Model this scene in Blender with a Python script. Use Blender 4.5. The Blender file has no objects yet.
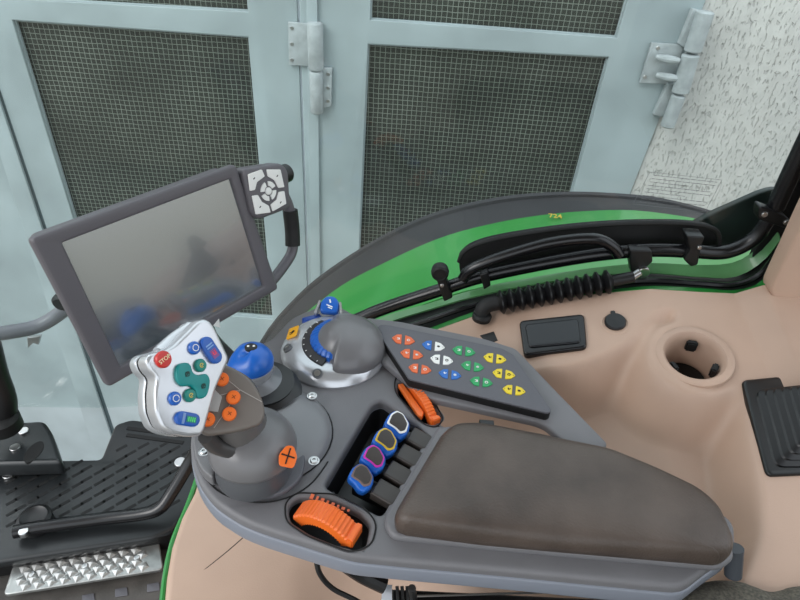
import bpy, bmesh, math, random
from mathutils import Vector, Matrix
random.seed(4)
PI = math.pi
sc = bpy.context.scene
COL = sc.collection
V = Vector
# ------------------------------------------------------------------ camera
CAM = V((0, 0, 1.21)); F = 600.0
R = Matrix.Rotation(math.radians(53.6), 3, 'X') @ Matrix.Rotation(math.radians(4.43), 3, 'Z')
cd = bpy.data.cameras.new('camera'); cam = bpy.data.objects.new('camera', cd); COL.objects.link(cam)
cd.sensor_width = 36; cd.lens = 36 * F / 800; cd.clip_start = 0.01; cd.clip_end = 200
cam.matrix_world = Matrix.Translation(CAM) @ R.to_4x4()
sc.camera = cam
def ray(px, py): return R @ V(((px - 400) / F, -(py - 300) / F, -1))
def pt(px, py, t): return CAM + ray(px, py) * t
def py_(px, py, Y): d = ray(px, py); return CAM + d * (Y / d.y)
def pz_(px, py, z): d = ray(px, py); return CAM + d * ((z - CAM.z) / d.z)

class Fr:                                   # a local plane: origin, x, y, normal
    def __init__(s, o, x, y):
        s.o = V(o); s.x = V(x).normalized(); s.n = s.x.cross(V(y)).normalized(); s.y = s.n.cross(s.x)
    def uv(s, px, py):
        d = ray(px, py); t = (s.o - CAM).dot(s.n) / d.dot(s.n); p = CAM + d * t - s.o
        return (p.dot(s.x), p.dot(s.y))
    def w(s, a, b, c=0): return s.o + s.x * a + s.y * b + s.n * c
    def up(s, c): return Fr(s.o + s.n * c, s.x, s.y)
    def at(s, px, py):                     # same plane, origin moved under a pixel
        a, b = s.uv(px, py); return Fr(s.w(a, b), s.x, s.y)
    def poly(s, pts): return [s.uv(*p) for p in pts]
    def mat(s):
        m = Matrix.Identity(4)
        for i in range(3): m[i][0] = s.x[i]; m[i][1] = s.y[i]; m[i][2] = s.n[i]; m[i][3] = s.o[i]
        return m
    def rot(s, deg):
        c, q = math.cos(math.radians(deg)), math.sin(math.radians(deg))
        return Fr(s.o, s.x * c + s.y * q, s.y * c - s.x * q)
def H(z): return Fr((0, 0, z), (1, 0, 0), (0, 1, 0))
def VP(Y): return Fr((0, Y, 0), (1, 0, 0), (0, 0, 1))
def CFr(px, py, t, n, spin=0):
    n = (R @ V(n)).normalized(); x = R @ V((1, 0, 0)); y = n.cross(x).normalized(); x = y.cross(n)
    return Fr(pt(px, py, t), x, y).rot(spin)

# ------------------------------------------------------------------ materials
def lin(c): return tuple(((v / 255) / 12.92 if v / 255 <= .04045 else ((v / 255 + .055) / 1.055) ** 2.4) for v in c) + (1,)
MATS = {}
def mat(name, c, rough=.5, metal=0, var=.0, vs=30, bump=0, bs=400, spec=.5, coat=0, dark=None, det=3):
    if name in MATS: return MATS[name]
    m = bpy.data.materials.new(name); m.use_nodes = True; nt = m.node_tree; b = nt.nodes['Principled BSDF']
    b.inputs['Base Color'].default_value = lin(c); b.inputs['Roughness'].default_value = rough
    b.inputs['Metallic'].default_value = metal; b.inputs['Specular IOR Level'].default_value = spec
    b.inputs['Coat Weight'].default_value = coat
    if var or bump or dark: tc = nt.nodes.new('ShaderNodeTexCoord')
    if var or dark:
        n = nt.nodes.new('ShaderNodeTexNoise'); n.inputs['Scale'].default_value = vs; n.inputs['Detail'].default_value = det
        r = nt.nodes.new('ShaderNodeValToRGB'); r.color_ramp.elements[0].position = .3; r.color_ramp.elements[1].position = .7
        dk = dark or tuple(max(0, v * (1 - var)) for v in c); lt = tuple(min(255, v * (1 + var * .5)) for v in c)
        r.color_ramp.elements[0].color = lin(dk); r.color_ramp.elements[1].color = lin(lt)
        nt.links.new(tc.outputs['Object'], n.inputs['Vector']); nt.links.new(n.outputs['Fac'], r.inputs['Fac'])
        nt.links.new(r.outputs['Color'], b.inputs['Base Color'])
    if bump:
        n2 = nt.nodes.new('ShaderNodeTexNoise'); n2.inputs['Scale'].default_value = bs; n2.inputs['Detail'].default_value = 4
        bp = nt.nodes.new('ShaderNodeBump'); bp.inputs['Strength'].default_value = bump; bp.inputs['Distance'].default_value = .001
        nt.links.new(tc.outputs['Object'], n2.inputs['Vector']); nt.links.new(n2.outputs['Fac'], bp.inputs['Height'])
        nt.links.new(bp.outputs['Normal'], b.inputs['Normal'])
    MATS[name] = m; return m
GREY = mat('console_grey', (115, 114, 117), .5, var=.05, vs=12, bump=.25, bs=900)
GREYD = mat('console_dark_grey', (92, 92, 98), .55, bump=.25, bs=900)
HOUS = mat('housing_grey', (112, 111, 113), .3, var=.05, vs=20)
MONI = mat('monitor_grey', (94, 91, 96), .42, bump=.15, bs=900)
SKIRT_LIT = mat('skirt_lit_grey', (132, 137, 148), .38)  # paler and bluer than the console: window light on its side put into colour
PAD = mat('worn_pad', (84, 73, 66), .45, var=.16, vs=16, bump=.5, bs=420, dark=(64, 54, 48), det=6)
BEIGE = mat('beige_plastic', (190, 161, 142), .5, var=.05, vs=6, bump=.2, bs=700)
BLACK = mat('black_plastic', (17, 17, 19), .42)
RUBBER = mat('black_rubber', (12, 12, 13), .6)
GLOSSB = mat('black_paint', (14, 14, 17), .24)
DARKIN = mat('dark_inside', (14, 14, 15), .7)
SILVER = mat('silver_paint', (206, 208, 212), .26, metal=.6)
CHROME = mat('steel', (190, 190, 190), .28, metal=1)
GREEN = mat('green_paint', (62, 150, 70), .28, coat=.3, var=.06, vs=4)
GREEND = mat('green_edge', (34, 132, 52), .3, coat=.3)
BLUE = mat('blue_plastic', (30, 98, 190), .3)
BLUED = mat('blue_dark', (24, 66, 150), .3)
TEAL = mat('teal_rubber', (14, 138, 136), .4)
RED = mat('red_button', (205, 40, 34), .3)
ORANGE = mat('orange_plastic', (238, 112, 40), .4)
ORANGEB = mat('orange_button', (226, 106, 58), .45)
WHITE = mat('white_print', (238, 238, 235), .45)
YELL = mat('yellow_button', (232, 205, 40), .45)
GRN = mat('green_button', (40, 158, 92), .45)
BLB = mat('blue_button', (38, 106, 188), .45)
BLKP = mat('black_print', (18, 18, 18), .5)
MAG = mat('magenta_trim', (200, 50, 170), .4)
YTR = mat('yellow_trim', (214, 180, 60), .4)
BROWN = mat('grip_plate', (112, 104, 98), .4)
FENR = mat('fender_rubber', (62, 60, 62), .6, var=.12, vs=5, bump=.3, bs=300)
MATF = mat('floor_mat', (84, 81, 78), .6, var=.15, vs=25, bump=.4, bs=300)
SLOT = mat('slotted_plastic', (33, 36, 38), .36, var=.2, vs=12)
DOORP = mat('door_paint', (166, 178, 181), .4, var=.09, vs=3.5, bump=.15, bs=80)
DOORD = mat('door_seam', (70, 84, 88), .6)
HINGE = mat('hinge_paint', (176, 182, 184), .4, var=.1, vs=30)
CONC = mat('concrete', (120, 118, 112), .8, var=.2, vs=6, bump=.5, bs=60)
TUBEG = mat('grey_tube', (118, 116, 122), .3)
SEAT = mat('seat_fabric', (116, 112, 100), .85, bump=1, bs=500, vs=380, dark=(74, 72, 66), det=2)
PAPER = mat('label_white', (225, 230, 238), .5)
BELLOW = mat('bellows_rubber', (15, 15, 17), .36)
def stucco():
    m = mat('stucco', (206, 204, 200), .85, var=.04, vs=30); nt = m.node_tree; b = nt.nodes['Principled BSDF']
    tc = [n for n in nt.nodes if n.type == 'TEX_COORD'][0]
    mp = nt.nodes.new('ShaderNodeMapping'); mp.inputs['Scale'].default_value = (1, 1, .35)
    n = nt.nodes.new('ShaderNodeTexNoise'); n.inputs['Scale'].default_value = 120; n.inputs['Detail'].default_value = 3
    r = nt.nodes.new('ShaderNodeValToRGB'); r.color_ramp.elements[0].position = .34; r.color_ramp.elements[1].position = .44
    bp = nt.nodes.new('ShaderNodeBump'); bp.inputs['Strength'].default_value = 1; bp.inputs['Distance'].default_value = .004
    nt.links.new(tc.outputs['Object'], mp.inputs[0]); nt.links.new(mp.outputs[0], n.inputs['Vector'])
    nt.links.new(n.outputs['Fac'], r.inputs['Fac']); nt.links.new(r.outputs['Color'], bp.inputs['Height'])
    nt.links.new(bp.outputs['Normal'], b.inputs['Normal']); return m
STUCCO = stucco()
def wired(name, w, h, wirecol, glasscol):
    m = bpy.data.materials.new(name); m.use_nodes = True; nt = m.node_tree; b = nt.nodes['Principled BSDF']
    tc = nt.nodes.new('ShaderNodeTexCoord'); sep = nt.nodes.new('ShaderNodeSeparateXYZ'); cmb = nt.nodes.new('ShaderNodeCombineXYZ')
    nz = nt.nodes.new('ShaderNodeTexNoise'); nz.inputs['Scale'].default_value = 18
    add = nt.nodes.new('ShaderNodeVectorMath'); add.operation = 'MULTIPLY_ADD'; add.inputs[1].default_value = (.006,) * 3
    nt.links.new(tc.outputs['Object'], nz.inputs['Vector']); nt.links.new(nz.outputs['Color'], add.inputs[0]); nt.links.new(tc.outputs['Object'], add.inputs[2])
    nt.links.new(add.outputs[0], sep.inputs[0]); nt.links.new(sep.outputs['X'], cmb.inputs['X']); nt.links.new(sep.outputs['Z'], cmb.inputs['Y'])
    br = nt.nodes.new('ShaderNodeTexBrick'); br.offset = 0; br.inputs['Scale'].default_value = 1
    br.inputs['Brick Width'].default_value = w; br.inputs['Row Height'].default_value = h; br.inputs['Mortar Size'].default_value = .0013
    br.inputs['Mortar Smooth'].default_value = .5
    br.inputs['Color1'].default_value = lin(glasscol); br.inputs['Color2'].default_value = lin(tuple(v * .8 for v in glasscol)); br.inputs['Mortar'].default_value = lin(wirecol)
    nt.links.new(cmb.outputs[0], br.inputs['Vector'])
    mx = nt.nodes.new('ShaderNodeMixRGB'); mx.blend_type = 'MULTIPLY'; mx.inputs[0].default_value = .7
    n2 = nt.nodes.new('ShaderNodeTexNoise'); n2.inputs['Scale'].default_value = 3.5; n2.inputs['Detail'].default_value = 6
    rp = nt.nodes.new('ShaderNodeValToRGB'); rp.color_ramp.elements[0].position = .35; rp.color_ramp.elements[0].color = (.35, .38, .38, 1); rp.color_ramp.elements[1].position = .65
    nt.links.new(tc.outputs['Object'], n2.inputs['Vector']); nt.links.new(n2.outputs['Fac'], rp.inputs[0])
    nt.links.new(br.outputs['Color'], mx.inputs[1]); nt.links.new(rp.outputs[0], mx.inputs[2]); nt.links.new(mx.outputs[0], b.inputs['Base Color'])
    b.inputs['Roughness'].default_value = .3
    return m
WIRED = wired('wired_glass', .0165, .0165, (140, 147, 138), (50, 56, 50))
def glassmat(name, tint, spec_fac, rough=.02):
    m = bpy.data.materials.new(name); m.use_nodes = True; nt = m.node_tree; nt.nodes.clear()
    out = nt.nodes.new('ShaderNodeOutputMaterial'); mix = nt.nodes.new('ShaderNodeMixShader'); tr = nt.nodes.new('ShaderNodeBsdfTransparent')
    gl = nt.nodes.new('ShaderNodeBsdfGlossy'); lw = nt.nodes.new('ShaderNodeLayerWeight'); lw.inputs['Blend'].default_value = .5; pw = nt.nodes.new('ShaderNodeMath'); pw.operation = 'POWER'; pw.inputs[1].default_value = 4
    fr = nt.nodes.new('ShaderNodeMath'); fr.operation = 'MULTIPLY_ADD'; fr.inputs[1].default_value = .7; fr.inputs[2].default_value = spec_fac
    nt.links.new(lw.outputs['Facing'], pw.inputs[0]); nt.links.new(pw.outputs[0], fr.inputs[0])
    tr.inputs[0].default_value = tint; gl.inputs['Roughness'].default_value = rough
    nt.links.new(fr.outputs[0], mix.inputs[0]); nt.links.new(tr.outputs[0], mix.inputs[1]); nt.links.new(gl.outputs[0], mix.inputs[2]); nt.links.new(mix.outputs[0], out.inputs[0])
    return m
CABGLASS = glassmat('cab_glass', (.93, .965, .96, 1), .025)
SCREEN = mat('screen_glass', (84, 92, 98), .16, spec=1.0, coat=1); SCREEN.node_tree.nodes['Principled BSDF'].inputs['IOR'].default_value = 2.0

# ------------------------------------------------------------------ objects
WM = {}
def wmat(o): return WM.get(o.name, Matrix.Identity(4))
def put(o, loc, parent=None):
    COL.objects.link(o); o.location = loc; WM[o.name] = Matrix.Translation(loc)
    if parent: o.parent = parent; o.matrix_parent_inverse = wmat(parent).inverted()
    return o
def props(o, label=None, cat=None, group=None, kind=None):
    if label: o['label'] = label
    if cat: o['category'] = cat
    if group: o['group'] = group
    if kind: o['kind'] = kind
    return o
def thing(name, label, cat, loc, group=None, kind=None):
    o = bpy.data.objects.new(name, None); o.empty_display_size = .02
    put(o, V(loc)); return props(o, label, cat, group, kind)
def obj(name, geo, m, parent=None, label=None, cat=None, group=None, kind=None, ang=35):
    if isinstance(geo, bmesh.types.BMesh):
        me = bpy.data.meshes.new(name); geo.to_mesh(me); geo.free()
    else: me = geo; me.name = name
    co = [v.co for v in me.vertices]
    c = sum(co, V()) / max(1, len(co))
    me.transform(Matrix.Translation(-c)); me.materials.clear(); me.materials.append(m)
    for p in me.polygons: p.use_smooth = True; p.material_index = 0
    me.set_sharp_from_angle(angle=math.radians(ang)); me.update()
    o = bpy.data.objects.new(name, me); put(o, c, parent)
    return props(o, label, cat, group, kind)
def lab(o, l): o['label'] = l; return o
def dup(root, offset, label=None):
    def cp(o, par):
        c = o.copy(); COL.objects.link(c)
        if par: c.parent = par
        for ch in list(kids.get(o.name, [])): cp(ch, c)
        return c
    kids = {}
    for o in COL.objects:
        if o.parent: kids.setdefault(o.parent.name, []).append(o)
    r = cp(root, None); r.location = root.location + V(offset)
    if label: r['label'] = label
    return r
def join(*bms):
    out = bmesh.new()
    for b in bms:
        me = bpy.data.meshes.new('tmp')
        if isinstance(b, bmesh.types.BMesh): b.to_mesh(me); b.free(); out.from_mesh(me)
        else: out.from_mesh(b); bpy.data.meshes.remove(b)
        if me.users == 0: bpy.data.meshes.remove(me)
    return out
def rnd(pts, r=.004, seg=5, radii=None):    # round the corners of a 2-D polygon
    out = []; n = len(pts)
    for i in range(n):
        p0, p1, p2 = V(pts[i - 1]), V(pts[i]), V(pts[(i + 1) % n]); rr = radii[i] if radii else r
        a, b = p0 - p1, p2 - p1; la, lb = a.length, b.length
        if la < 1e-6 or lb < 1e-6: continue
        d = min(rr, la * .45, lb * .45); A = p1 + a * (d / la); B = p1 + b * (d / lb)
        for k in range(seg + 1):
            t = k / seg; q = A * (1 - t) ** 2 + p1 * 2 * t * (1 - t) + B * t * t; out.append((q.x, q.y))
    return out
def spl(pts, n=8, closed=False):            # Catmull-Rom through points of any dimension
    P = [V(p) for p in pts]; out = []; m = len(P)
    rng = range(m if closed else m - 1)
    for i in rng:
        g = (lambda k: P[k % m]) if closed else (lambda k: P[max(0, min(m - 1, k))])
        a, b, c, d = g(i - 1), g(i), g(i + 1), g(i + 2)
        for k in range(n):
            t = k / n
            out.append(.5 * ((2 * b) + (c - a) * t + (2 * a - 5 * b + 4 * c - d) * t * t + (3 * b - a - 3 * c + d) * t ** 3))
    if not closed: out.append(P[-1])
    return out
def inset(P, d):                            # move every vertex of a polygon inward by d (outward if negative)
    n = len(P); area = sum(P[i - 1][0] * P[i][1] - P[i][0] * P[i - 1][1] for i in range(n)); sg = 1 if area > 0 else -1; out = []
    for i in range(n):
        a, b, c = V(P[i - 1]), V(P[i]), V(P[(i + 1) % n]); e1, e2 = (b - a), (c - b)
        if e1.length < 1e-7 or e2.length < 1e-7: continue
        e1.normalize(); e2.normalize(); n1 = V((-e1.y, e1.x)) * sg; n2 = V((-e2.y, e2.x)) * sg; m = n1 + n2
        m = m / max(.5, m.length_squared / 2) if m.length > 1e-6 else n1
        out.append((b.x + m.x * d, b.y + m.y * d))
    return out
def plate(fr, outline, T, bev=.001, holes=(), res=2, own=False):   # top face lies on the frame's plane, body below it
    cu = bpy.data.curves.new('c', 'CURVE'); cu.dimensions = '2D'; cu.fill_mode = 'BOTH'
    bev = min(bev, T * .49); cu.extrude = T / 2 - bev; cu.bevel_depth = bev; cu.bevel_resolution = res; cu.offset = 0 if own else -bev
    if own: outline = inset(outline, bev); holes = [inset(h, -bev) for h in holes]
    for pl in [outline] + list(holes):
        s = cu.splines.new('POLY'); s.points.add(len(pl) - 1); s.use_cyclic_u = True
        for q, p in zip(s.points, pl): q.co = (p[0], p[1], 0, 1)
    o = bpy.data.objects.new('c', cu); COL.objects.link(o); bpy.context.view_layer.update()
    me = bpy.data.meshes.new_from_object(o.evaluated_get(bpy.context.evaluated_depsgraph_get()))
    bpy.data.objects.remove(o); bpy.data.curves.remove(cu)
    me.transform(fr.mat() @ Matrix.Translation((0, 0, -T / 2)))
    bm = bmesh.new(); bm.from_mesh(me); bpy.data.meshes.remove(me)
    bmesh.ops.remove_doubles(bm, verts=bm.verts, dist=1e-6)
    bmesh.ops.recalc_face_normals(bm, faces=bm.faces); return bm
def resample(P, d):
    out = []
    for i in range(len(P)):
        a, b = V(P[i - 1]), V(P[i]); n = max(1, int((b - a).length / d + .5))
        for k in range(n): q = a.lerp(b, k / n); out.append((q.x, q.y))
    return out
def slab(fr, outline, T, bev, holes=(), steps=4):   # plate with an exactly filled, rounded-edge top
    bm = bmesh.new(); tops = []; bots = []
    for P, sg in [(outline, 1)] + [(h, -1) for h in holes]:
        P = resample(P, .006)
        P = [P[i] for i in range(len(P)) if (V(P[i]) - V(P[i - 1])).length > .0008]
        area = sum(P[i - 1][0] * P[i][1] - P[i][0] * P[i - 1][1] for i in range(len(P)))
        if area < 0: P = P[::-1]
        def off(d):
            n = len(P); out = []
            for i in range(n):
                e1 = (V(P[i]) - V(P[i - 1])).normalized(); e2 = (V(P[(i + 1) % n]) - V(P[i])).normalized()
                m = V((-e1.y - e2.y, e1.x + e2.x)) * sg; m = m / max(.5, m.length_squared / 2); out.append((P[i][0] + m.x * d, P[i][1] + m.y * d))
            return out
        loops = []
        prof = [(0, -T)] + [(bev * (1 - math.cos(a)), -bev * (1 - math.sin(a))) for a in [PI / 2 * k / steps for k in range(steps + 1)]]
        for d, z in prof: loops.append([bm.verts.new(fr.w(a, b, z)) for a, b in off(d)])
        for A_, B_ in zip(loops, loops[1:]):
            for i in range(len(A_)): j = (i + 1) % len(A_); bm.faces.new((A_[i], A_[j], B_[j], B_[i]))
        tops.append(loops[-1]); bots.append(loops[0])
    from mathutils.geometry import delaunay_2d_cdt
    for L in (tops, bots):
        vv = [v for l in L for v in l]; p2 = [V(((v.co - fr.o).dot(fr.x), (v.co - fr.o).dot(fr.y))) for v in vv]
        polys = []; k = 0
        for l in L: polys.append(list(range(k, k + len(l)))); k += len(l)
        ed = [(pl_[i - 1], pl_[i]) for pl_ in polys for i in range(len(pl_))]
        _, _, fcs, ov, _, _ = delaunay_2d_cdt(p2, ed, [], 0, 1e-7)
        def inside(c, idx):
            r_ = False
            for i in range(len(idx)):
                a, b = p2[idx[i - 1]], p2[idx[i]]
                if (a.y > c.y) != (b.y > c.y) and c.x < (b.x - a.x) * (c.y - a.y) / (b.y - a.y) + a.x: r_ = not r_
            return r_
        for f_ in fcs:
            ids = [ov[q][0] for q in f_ if ov[q]]
            if len(set(ids)) < 3: continue
            c = sum((p2[q] for q in ids), V((0, 0))) / len(ids)
            if inside(c, polys[0]) and not any(inside(c, h) for h in polys[1:]):
                try: bm.faces.new([vv[q] for q in ids])
                except ValueError: pass
    bmesh.ops.recalc_face_normals(bm, faces=bm.faces); return bm
def text(fr, s, size, T=.0004, font_shear=0):
    cu = bpy.data.curves.new('t', 'FONT'); cu.body = s; cu.size = size; cu.extrude = T; cu.align_x = 'CENTER'; cu.align_y = 'CENTER'; cu.shear = font_shear
    cu.offset = size * .01
    o = bpy.data.objects.new('t', cu); COL.objects.link(o); bpy.context.view_layer.update()
    me = bpy.data.meshes.new_from_object(o.evaluated_get(bpy.context.evaluated_depsgraph_get()))
    bpy.data.objects.remove(o); bpy.data.curves.remove(cu); me.transform(fr.mat()); return me
def loft(rings, cap=True, closed=True):
    bm = bmesh.new(); vs = [[bm.verts.new(p) for p in r] for r in rings]; n = len(vs[0])
    for a, b in zip(vs, vs[1:]):
        for i in range(n if closed else n - 1):
            j = (i + 1) % n; bm.faces.new((a[i], a[j], b[j], b[i]))
    if cap and closed:
        bm.faces.new(vs[0][::-1]); bm.faces.new(vs[-1])
    bmesh.ops.recalc_face_normals(bm, faces=bm.faces); return bm
def lathe(fr, prof, seg=40, a0=0, a1=360, cap=True, sx=1, sy=1):
    full = abs(a1 - a0) >= 360; n = seg; A = [math.radians(a0 + (a1 - a0) * i / (n if full else n - 1)) for i in range(n)]
    rings = [[fr.w(r * sx * math.cos(a), r * sy * math.sin(a), z) for a in A] for r, z in prof]
    return loft(rings, cap=cap and full, closed=full)
def arcsolid(fr, prof, a0, a1, seg=24):     # closed profile (r,z) swept through an angle
    rings = [[fr.w(r * math.cos(a), r * math.sin(a), z) for r, z in prof] for a in [math.radians(a0 + (a1 - a0) * i / seg) for i in range(seg + 1)]]
    return loft(rings)
def disc(fr, px, py, r, h, z0=0, seg=24, bev=.0006):
    f = fr.at(px, py); return lathe(f, [(r, z0), (r, z0 + h - bev), (r - bev, z0 + h)], seg)
def tube(pts, r, seg=10, n=8, smooth=True, flat=1.0):
    P = spl(pts, n) if smooth and len(pts) > 2 else [V(p) for p in pts]
    m = len(P); rings = []; N = None
    for i, p in enumerate(P):
        T = (P[min(m - 1, i + 1)] - P[max(0, i - 1)]).normalized()
        if N is None: N = T.cross(V((0, 0, 1))) if abs(T.z) < .9 else T.cross(V((1, 0, 0)))
        N = (N - T * N.dot(T)).normalized(); B = T.cross(N)
        rr = r(i / (m - 1)) if callable(r) else r
        rings.append([p + N * (rr * math.cos(2 * PI * k / seg)) + B * (rr * flat * math.sin(2 * PI * k / seg)) for k in range(seg)])
    return loft(rings)
def box(fr, cx, cy, cz, sx, sy, sz, bev=.001, rot=0):
    f = fr.rot(rot) if False else fr
    c, s = math.cos(math.radians(rot)), math.sin(math.radians(rot))
    o = []
    for (a, b) in ((-1, -1), (1, -1), (1, 1), (-1, 1)):
        u, v = a * sx / 2, b * sy / 2; o.append((cx + u * c - v * s, cy + u * s + v * c))
    bm = bmesh.new(); lo = [bm.verts.new(fr.w(a, b, cz - sz / 2)) for a, b in o]; hi = [bm.verts.new(fr.w(a, b, cz + sz / 2)) for a, b in o]
    bm.faces.new(lo[::-1]); bm.faces.new(hi)
    for i in range(4): j = (i + 1) % 4; bm.faces.new((lo[i], lo[j], hi[j], hi[i]))
    if bev > 0: bmesh.ops.bevel(bm, geom=list(bm.edges), offset=min(bev, sx * .3, sy * .3, sz * .3), segments=2, affect='EDGES')
    return bm
def ribbon(A, B, th=.004, close=False):     # a strip of sheet between two 3-D curves, with real thickness
    n = 60
    def res(C):
        S = spl(C, 10); L = [0]
        for a, b in zip(S, S[1:]): L.append(L[-1] + (b - a).length)
        out = []; j = 0
        for k in range(n + 1):
            d = L[-1] * k / n
            while j < len(L) - 2 and L[j + 1] < d: j += 1
            seg = L[j + 1] - L[j]; out.append(S[j].lerp(S[j + 1], (d - L[j]) / seg if seg > 0 else 0))
        return out
    a, b = res(A), res(B); bm = bmesh.new()
    va = [bm.verts.new(p) for p in a]; vb = [bm.verts.new(p) for p in b]
    fs = [bm.faces.new((va[i], va[i + 1], vb[i + 1], vb[i])) for i in range(n)]
    nrm = sum(((f.normal_update() or f.normal) for f in fs), V()).normalized()
    if nrm.dot(CAM - fs[n // 2].calc_center_median()) < 0: bmesh.ops.reverse_faces(bm, faces=fs)
    bmesh.ops.solidify(bm, geom=list(bm.faces), thickness=th)
    return bm
def cushion(fr, outl, layers):              # rings of an outline shrunk about its centre, stacked upward, domed over
    cx = sum(p[0] for p in outl) / len(outl); cy = sum(p[1] for p in outl) / len(outl)
    rings = [[fr.w(cx + (p[0] - cx) * (1 - s / max(.01, math.hypot(p[0] - cx, p[1] - cy))), cy + (p[1] - cy) * (1 - s / max(.01, math.hypot(p[0] - cx, p[1] - cy))), z) for p in outl] for s, z in layers]
    top = layers[-1][1]
    last = layers[-1][0]
    for f_, dz in ((.75, .0015), (.5, .0025), (.25, .003), (.03, .0032)):
        rings.append([fr.w(cx + (p[0] - cx) * (1 - last / max(.01, math.hypot(p[0] - cx, p[1] - cy))) * f_, cy + (p[1] - cy) * (1 - last / max(.01, math.hypot(p[0] - cx, p[1] - cy))) * f_, top + dz) for p in outl])
    return loft(rings)
def screw(fr, px, py, r, parent, hole=True, name='screw'):
    f = fr.at(px, py)
    obj(name, join(lathe(f, [(r * 1.35, 0), (r * 1.35, .0006), (r * 1.1, .0008)], 20), lathe(f, [(r, 0), (r, .0016), (r * .8, .0024), (r * .45, .0024), (r * .4, .0012)], 18)), CHROME, parent)

# ================================================================== OUTSIDE: garage doors, wall, ground
DY = 2.0
D = VP(DY)
gz = -1.65
obj('ground', box(H(0), 0, 1.5, gz - .05, 9, 7, .1, 0), CONC, kind='structure')
def dn(px, py, z):           # continue an upright edge straight down to height z on the door plane
    a, b = D.uv(px, py); return (a, z)
# leaf 1 : between the left seam and the centre seam
a_l = D.uv(12, 20)[0]
def leaf(name, outer, panes, parent=None):
    root = thing(name, None, None, D.w(sum(p[0] for p in outer) / len(outer), gz)); props(root, kind='structure')
    del_ = obj('door_frame', plate(D, outer, .05, .003, panes), DOORP, root)
    for hl in panes:
        cx = sum(p[0] for p in hl) / 4; cy = sum(p[1] for p in hl) / 4
        big = [(cx + (p[0] - cx) * 1.012, cy + (p[1] - cy) * 1.012) for p in hl]
        sm = [(cx + (p[0] - cx) * .990, cy + (p[1] - cy) * .990) for p in hl]
        obj('glazing_bead', plate(D.up(-.012), big, .012, .002, [sm]), DOORP, root)
        obj('pane', plate(D.up(-.026), big, .008, 0), WIRED, root)
    return root
p = D.uv
top = 1.6
seam = (p(303, 0)[0] + p(303, 250)[0]) / 2
lx0, lx1 = D.uv(28, 225)[0], 0
L1 = [(D.uv(30, 232)[0], gz + .02), (D.uv(0, 150)[0], top), (seam - .004, top), (seam - .004, gz + .02)]
xpl = [p(12, 20), p(248, 37)]
def vline(q0, q1, z): t = (z - q0[1]) / (q1[1] - q0[1]); return (q0[0] + (q1[0] - q0[0]) * t, z)
l_b = vline(p(12, 20), p(72, 215), -.42); r_b = vline(p(248, 37), p(257, 140), -.42)
pane1 = [p(12, 20), l_b, r_b, p(248, 37)]
u0, u1 = p(75, -8), p(245, 8)
pane1u = [(p(10, 20)[0], p(0, -2)[1] + .0), p(248, 12), (p(248, 12)[0], top - .1), (p(10, 20)[0], top - .1)]
d1 = leaf('door_1', [(p(-60, 300)[0] - .02, gz + .02), (p(-60, 300)[0] - .02, top), (seam - .004, top), (seam - .004, gz + .02)], [pane1, pane1u])
# batten strip and seam on the left leaf
bt = [p(-6, 130), p(14, 130)]
s1 = VP(DY - .012)
obj('batten', plate(s1, [s1.uv(-62, -40), s1.uv(100, 470), s1.uv(121, 466), s1.uv(-48, -40)], .012, .002), DOORP, d1)
obj('seam_strip', plate(VP(DY - .001), [VP(DY).uv(-48, -42), VP(DY).uv(122, 466), VP(DY).uv(126, 465), VP(DY).uv(-44, -42)], .004, 0), DOORD, d1)
lr = vline(p(609, 57), p(573, 190), -.42); ll = vline(p(368, 44), p(360, 225), -.42)
pane2 = [p(368, 44), ll, lr, p(609, 57)]
pu = vline(p(629, 0), p(617, 38), top - .1)
pane2u = [p(370, 20), p(617, 38), (p(617, 38)[0] + .02, top - .1), (p(370, 20)[0], top - .1)]
rr_ = p(640, 165)[0] + .0
d2 = leaf('door_2', [(seam + .004, gz + .02), (seam + .004, top), p(706, -80), p(706, 0), p(629, 197), (p(629, 197)[0], gz + .02)], [pane2, pane2u])
obj('cover_strip', plate(VP(DY - .012), [VP(DY).uv(306, -60), VP(DY).uv(317, -60), (VP(DY).uv(317, 240)[0], gz + .02), (VP(DY).uv(306, 240)[0], gz + .02)], .012, .002), DOORP, d2)
obj('seam_line', plate(VP(DY + .01), [(seam - .01, gz), (seam - .01, top), (seam + .01, top), (seam + .01, gz)], .01, 0), PAPER, d2)
# hinges
Hf = VP(DY - .014)
hb = obj('hinge', join(plate(Hf, Hf.poly([(288, 22), (309, 24), (309, 66), (289, 65)]), .012, .001), plate(Hf, Hf.poly([(318, 68), (332, 68), (331, 106), (318, 110)]), .012, .001)), HINGE, d1)
Kf = VP(DY - .02)
def cyl(fr, q0, q1, r, n=20):
    a, b = fr.w(*fr.uv(*q0)), fr.w(*fr.uv(*q1)); d = (b - a)
    return tube([a, a + d * .02, a + d * .04, b - d * .04, b - d * .02, b], lambda t: r * (.75 if t < .01 or t > .99 else (.93 if t < .25 or t > .75 else 1)), n, 1, False)
obj('hinge_barrel', join(cyl(Kf, (315, 22), (316, 70), .025), cyl(Kf, (316, 71), (317, 113), .022)), HINGE, hb)
for q in ((292, 28), (292, 44), (292, 60), (328, 74), (328, 88), (328, 101)): obj('hinge_screw', disc(Hf, *q, .006, .002), CHROME, hb)
hb2 = obj('hinge', plate(Hf, Hf.poly([(652, 43), (684, 45), (672, 84), (640, 83)]), .012, .001), HINGE, d2)
K2 = VP(DY - .045)
obj('hinge_barrel', join(cyl(K2, (706, 11), (692, 52), .026), cyl(K2, (691, 54), (680, 93), .026), cyl(K2, (679, 95), (667, 127), .022)), HINGE, hb2)
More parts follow.
